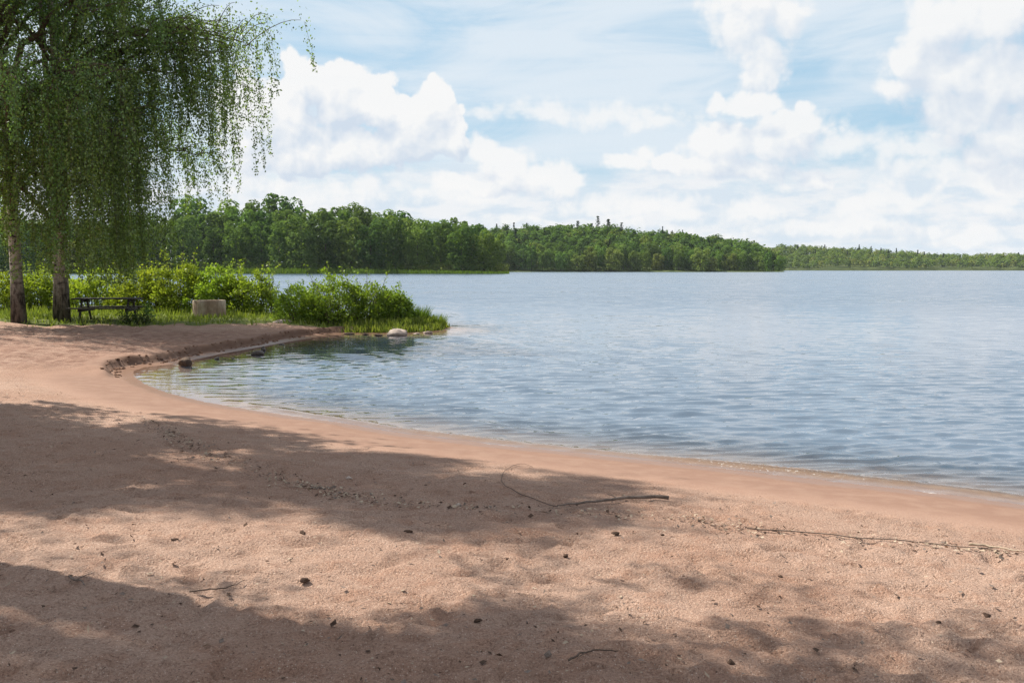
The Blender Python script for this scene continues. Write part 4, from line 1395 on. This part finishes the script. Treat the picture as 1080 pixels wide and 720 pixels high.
# ------------------------------------------------------------------ stones
m_st_dark = simple_mat('dark_wet_stone', (0.035, 0.028, 0.024), (0.085, 0.065, 0.052), 5, 0.5, 0.4, 0.6, 0.02)
m_st_brown = simple_mat('brown_stone', (0.16, 0.105, 0.07), (0.07, 0.05, 0.04), 4, 0.8, 0.2, 0.6, 0.02)
m_st_pale = simple_mat('pale_granite', (0.50, 0.42, 0.36), (0.32, 0.25, 0.21), 4, 0.85, 0.2, 0.6, 0.02)
m_clod = simple_mat('dark_clod', (0.05, 0.032, 0.024), (0.11, 0.07, 0.05), 30, 0.95, 0.1, 0.6, 0.01)


def ico(sub=3):
    import bmesh
    bm = bmesh.new(); bmesh.ops.create_icosphere(bm, subdivisions=sub, radius=1.0)
    bm.verts.ensure_lookup_table()
    v = np.array([x.co[:] for x in bm.verts]); f = np.array([[l.index for l in x.verts] for x in bm.faces])
    bm.free(); return v, f


ICO3, ICO2 = ico(3), ico(2)


def rock(name, x, y, z, size, mat, label, cat, group, seed, rz=0.0, big=True, rough_=0.5):
    v, f = ICO3 if big else ICO2
    v = v.copy()
    rr = 1 + rough_ * (fbm(v[:, 0] * 1.3 + seed * 3.1, v[:, 1] * 1.3 + v[:, 2] * 1.7, seed, 3))
    v *= rr[:, None]
    for k in range(4):                              # flat broken faces
        nn = unit(np.random.default_rng(seed * 7 + k).normal(size=3) + (0, 0, .3))
        d = v @ nn; v -= np.maximum(d - 0.72, 0)[:, None] * nn * 0.85
    v *= np.array(size) / 2
    me = np_mesh(name, v, None, f, big, [mat])
    o = obj(name, me); o.location = (x, y, z + size[2] * 0.25); o.rotation_euler = (0, 0, rz)
    return tag(o, label, cat, group)


GR = 'stones in the shallows below the bank'
def st(px, py, w, h, dpt, mat, lab, seed, rz=0.0):
    p = G(px, py, 0.0)
    return rock('stone', p[0], p[1] + dpt * 0.3, -0.02, (w, dpt, h), mat, lab, 'stone', GR, seed, rz)
st(194.5, 385.5, 0.27, 0.24, 0.24, m_st_brown, 'upright brown topped stone in the shallows nearest the beach', 1, .4)
st(228, 378.5, 0.14, 0.09, 0.12, m_st_dark, 'small dark stone just right of the brown topped stone', 2)
st(245.5, 378, 0.10, 0.06, 0.09, m_st_dark, 'smallest dark stone, between the tiny one and the long dark stone', 3)
st(270.5, 374, 0.33, 0.16, 0.22, m_st_dark, 'long low dark stone in the middle of the shallows', 4, .2)
st(277, 369.5, 0.14, 0.16, 0.13, m_st_dark, 'dark knob shaped stone right behind the long low stone', 5)
st(297, 363.5, 0.16, 0.07, 0.12, m_st_dark, 'flat dark stone lying against the foot of the bank', 6)
st(418, 353.8, 0.66, 0.30, 0.42, m_st_pale, 'pale pink granite boulder below the tip of the spit', 7, .1)
st(451, 351.5, 0.24, 0.13, 0.2, m_st_pale, 'small pale stone under the reed clumps', 8)
st(439, 352, 0.22, 0.07, 0.2, m_st_pale, 'flat pale stone just breaking the water right of the boulder', 9)
p = at(296, 338, 31.6)
rock('stone', p[0], 31.6, gz(p[0], 31.6) - 0.03, (0.62, 0.4, 0.2), m_st_pale, 'pale flat stone on the sand before the landward bush', 'stone', GR, 10)
for i, (px, py, w) in enumerate([(368, 352.5, .3), (385, 353, .22), (399, 354, .26)]):
    st(px, py, w, .1, w * .8, m_st_brown, ['brown waterside stone under the tallest bush', 'smaller brown waterside stone between two others', 'brown waterside stone next to the pale boulder'][i], 11 + i)

GC = 'small things lying on the dry sand'
for i, (px, py, w, mat, lab) in enumerate([
        (367.5, 505, .055, m_st_pale, 'pale pebble alone on the shaded sand above the litter line'), (483.5, 533, .060, m_st_pale, 'tan pebble in the litter line left of its neighbour'),
        (502.5, 535, .048, m_st_brown, 'brown pebble in the litter line right of its neighbour'), (320, 563.5, .055, m_clod, 'dark clod on the sunlit sand above the left shadow'),
        (430, 561.5, .055, m_clod, 'dark clod on the sunlit sand below the tan pebble'), (650, 563, .055, m_clod, 'dark clod on the sunlit sand below the driftwood'),
        (699, 565, .04, m_clod, 'small dark clod right below the driftwood tip'), (597, 586.5, .042, m_clod, 'dark clod in the middle of the sunlit sand'),
        (535, 590, .035, m_clod, 'tiny clod left of the middle one on the sunlit sand'), (184, 571, .05, m_clod, 'dark clod at the upper edge of the left shadow'),
        (322, 612, .05, m_clod, 'dark clod where the left shadow meets the sun'), (1040, 650, .045, m_clod, 'darkest clod near the right edge of the sand'),
        (823, 608, .035, m_clod, 'dark clod in the centre right sand'), (989, 657, .04, m_clod, 'dark clod above the lower right shadow'),
        (504, 655, .05, m_clod, 'dark clod in the lower middle shadow'), (771, 700, .05, m_clod, 'dark clod near the bottom edge right of the middle')]):
    zz = 0.44
    for _ in range(4):
        p = G(px, py, zz); zz = gz(p[0], p[1])
    rock('pebble' if 'pebble' in lab else 'clod', p[0], p[1], zz, (w * .95, w * .68, w * .48), mat, lab, 'pebble' if 'pebble' in lab else 'clod', GC, 40 + i, i * .7, False, 1.0)


def on_sand(pts, lift=0.006):
    out = []
    for px, py in pts:
        zz = 0.4
        for _ in range(5):
            p = G(px, py, zz); zz = gz(p[0], p[1])
        out.append((p[0], p[1], zz + lift))
    return np.array(out)


def resample(p, n):
    d = np.r_[0, np.cumsum(np.linalg.norm(np.diff(p, axis=0), axis=1))]
    t = np.linspace(0, d[-1], n)
    return np.stack([np.interp(t, d, p[:, k]) for k in range(3)], 1)


m_drift = simple_mat('grey_driftwood', (0.10, 0.075, 0.06), (0.22, 0.17, 0.14), 14, 0.85, 0.15, 0.6, 0.004, (1, 1, 1))
m_straw = simple_mat('bleached_twig', (0.30, 0.23, 0.16), (0.45, 0.36, 0.27), 14, 0.85, 0.15, 0.4, 0.004)


def stick(name, pts, r0, r1, mat, label, cat, group=None, side=()):
    p = resample(on_sand(pts), 22)
    rr = np.random.default_rng(len(label))
    p[1:-1] += rr.normal(0, r0 * 0.35, (20, 3)) * (1, 1, .3)
    p[:, 2] = np.maximum(p[:, 2], [gz(x, y) + r0 * 1.1 + 0.012 for x, y in p[:, :2]])
    mb = MB(); tube(mb, p, np.linspace(r0, r1, 22), 7)
    for (i, dx, dy, dz, L) in side:
        s = p[i]; d = np.array([dx, dy, dz]); d = d / np.linalg.norm(d)
        tube(mb, bez(s, s + d * L * .5 + (0, 0, .01), s + d * L, 6), np.linspace(r1 * 1.1, r1 * .4, 6), 5)
    return tag(mb.build(name, [mat], None, True), label, cat, group)


stick('driftwood_stick', [(588, 537), (617, 533), (640, 531), (662, 527.5), (690, 527), (705, 528.5)][::-1], 0.016, 0.006, m_drift, 'bent grey driftwood stick lying by the water at mid beach', 'stick', 'sticks on the sand', [(9, -.6, .5, .15, .10)])
stick('bent_twig', [(588, 536), (566, 529), (549, 523), (534, 515), (528, 508), (531, 499), (541, 492), (552, 489.5), (562, 494)], 0.0034, 0.0018, m_twig, 'thin dark twig curling in a loop left of the driftwood', 'twig', 'sticks on the sand')
stick('thin_branch', [(788, 559), (830, 562), (868, 565), (905, 570), (940, 571), (985, 576), (1020, 579.5), (1042, 580)], 0.0050, 0.0028, m_drift, 'long thin grey branch along the litter line towards the right edge', 'branch', 'sticks on the sand')
stick('bleached_branch', [(1022, 577), (1040, 578.5), (1060, 581.5), (1078, 584.5)], 0.009, 0.004, m_straw, 'bleached pale branch at the right edge of the litter line', 'branch', 'sticks on the sand')
stick('thin_branch', [(200, 627), (215, 625), (232, 623.5), (250, 618), (258, 615)], 0.0045, 0.002, m_twig, 'fine dark twig in the lower left dappled shade', 'twig', 'sticks on the sand')
stick('thin_branch', [(73, 612), (80, 615), (87, 616), (89, 620)], 0.006, 0.0035, m_drift, 'short forked twig near the lower left edge', 'twig', 'sticks on the sand', side=[(8, .7, .5, .2, .10)])
stick('thin_branch', [(600, 700), (612, 692), (628, 689), (652, 690)], 0.005, 0.0025, m_twig, 'dark twig lying near the bottom edge of the beach', 'twig', 'sticks on the sand', side=[(10, -.4, -.9, .1, .12)])

# the wrack line: dry leaves, straw and bark crumbs
line = on_sand([(150, 440), (168, 450), (190, 465), (215, 477), (250, 491), (285, 502), (320, 513), (350, 520), (400, 531), (450, 533), (520, 536), (570, 539), (620, 542), (680, 545), (740, 549), (790, 560), (850, 565), (900, 571), (960, 574), (1010, 579), (1085, 586)])
lp = resample(line, 3600)
mbs = [MB(), MB(), MB()]
r = np.random.default_rng(444)
dens = 0.25 + 1.2 * np.clip(fbm(lp[:, 0] * 1.3, lp[:, 1] * 1.3, 55, 3) + .25, 0, 1) + 0.5 * np.exp(-((lp[:, 0] + 1.3) / 1.2) ** 2)
def litter(x, y, big=1.0, pk=(.52, .2, .28)):
    z = gz(x, y)
    k = r.choice(3, p=pk)
    L = r.uniform(.012, .055) * big; a = r.uniform(0, 6.28); w = r.uniform(.002, .006) if r.random() < .55 else r.uniform(.008, .018)
    d = np.array([math.cos(a), math.sin(a), r.normal(0, .12)]); s = np.array([-d[1], d[0], r.normal(0, .4)])
    c = np.array([x, y, z + 0.008 + abs(r.normal(0, .006))])
    up = np.array([0, 0, .25 * L])
    mbs[k].add([c - d * L / 2, c - s * w + up * .5, c + d * L / 2 + up * .3, c + s * w + up * .6], [(0, 1, 2, 3)])
for i in range(len(lp)):
    if r.random() < dens[i] * 0.75:
        litter(lp[i, 0] + r.normal(0, .10), lp[i, 1] + r.normal(0, .10), r.uniform(.4, 1.0))
for i in range(2600):                                # strewn crumbs
    Y = 3.5 + 13 * r.random() ** 1.5; X = r.uniform(-.6, .6) * Y
    if shore_dist(np.array([X]), np.array([Y]))[0] > 1.6: litter(X, Y, r.uniform(.25, .9), (.32, .33, .35))
Vn, Qn, Mn, n0 = [], [], [], 0
for k, mbk in enumerate(mbs):
    v = np.concatenate(mbk.v); qn = np.concatenate(mbk.q)
    Vn.append(v); Qn.append(qn + n0); Mn.append(np.full(len(qn), k)); n0 += len(v)
tag(obj('dry_litter', np_mesh('dry_litter', np.concatenate(Vn), np.concatenate(Qn), None, False, [m_straw, m_clod, m_drift], np.concatenate(Mn))), kind='stuff')

# crumbled sand lumps along the ledge of the bank
r = np.random.default_rng(555)
mb = MB(); vI, fI = ico(1)
cnt = 0
while cnt < 260:
    x, y = r.uniform(-8.2, -4.6), r.uniform(18.0, 31.0)
    d = float(shore_dist(np.array([x]), np.array([y]))[0])
    l0 = float(ledge(np.array([x]), np.array([y]))[0])
    if abs(d - l0 + 0.02) > 0.16: continue
    sz = r.uniform(.012, .045)
    v = vI * (1 + 0.35 * r.normal(size=(len(vI), 1))) * sz * np.array([1, r.uniform(.6, 1), r.uniform(.4, .7)])
    mb.add(v + (x, y, gz(x, y) + sz * .15), None, fI); cnt += 1
m_lump = simple_mat('damp_sand_lumps', (0.14, 0.080, 0.056), (0.24, 0.145, 0.10), 12, 0.95, 0.1, 0.6, 0.01)
tag(mb.build('sand_crumbs', [m_lump]), kind='stuff')

# ------------------------------------------------------------------ the air over the lake
mh, nt = new_mat('haze'); T = NT(nt)
pv = T.node('ShaderNodeVolumePrincipled')
pv.inputs['Color'].default_value = rgb(0.80, 0.90, 1.0)
pv.inputs['Density'].default_value = 0.00005
pv.inputs['Anisotropy'].default_value = 0.0
oo = T.node('ShaderNodeOutputMaterial')
nt.links.new(pv.outputs[0], oo.inputs['Volume'])
mb = MB()
hx, hy0, hy1, hz0, hz1 = 3600.0, -400.0, 3600.0, -4.0, 75.0
V = [(-hx, hy0, hz0), (hx, hy0, hz0), (hx, hy1, hz0), (-hx, hy1, hz0), (-hx, hy0, hz1), (hx, hy0, hz1), (hx, hy1, hz1), (-hx, hy1, hz1)]
mb.add(V, [(0, 3, 2, 1), (4, 5, 6, 7), (0, 1, 5, 4), (1, 2, 6, 5), (2, 3, 7, 6), (3, 0, 4, 7)])
tag(mb.build('haze', [mh]), kind='stuff')
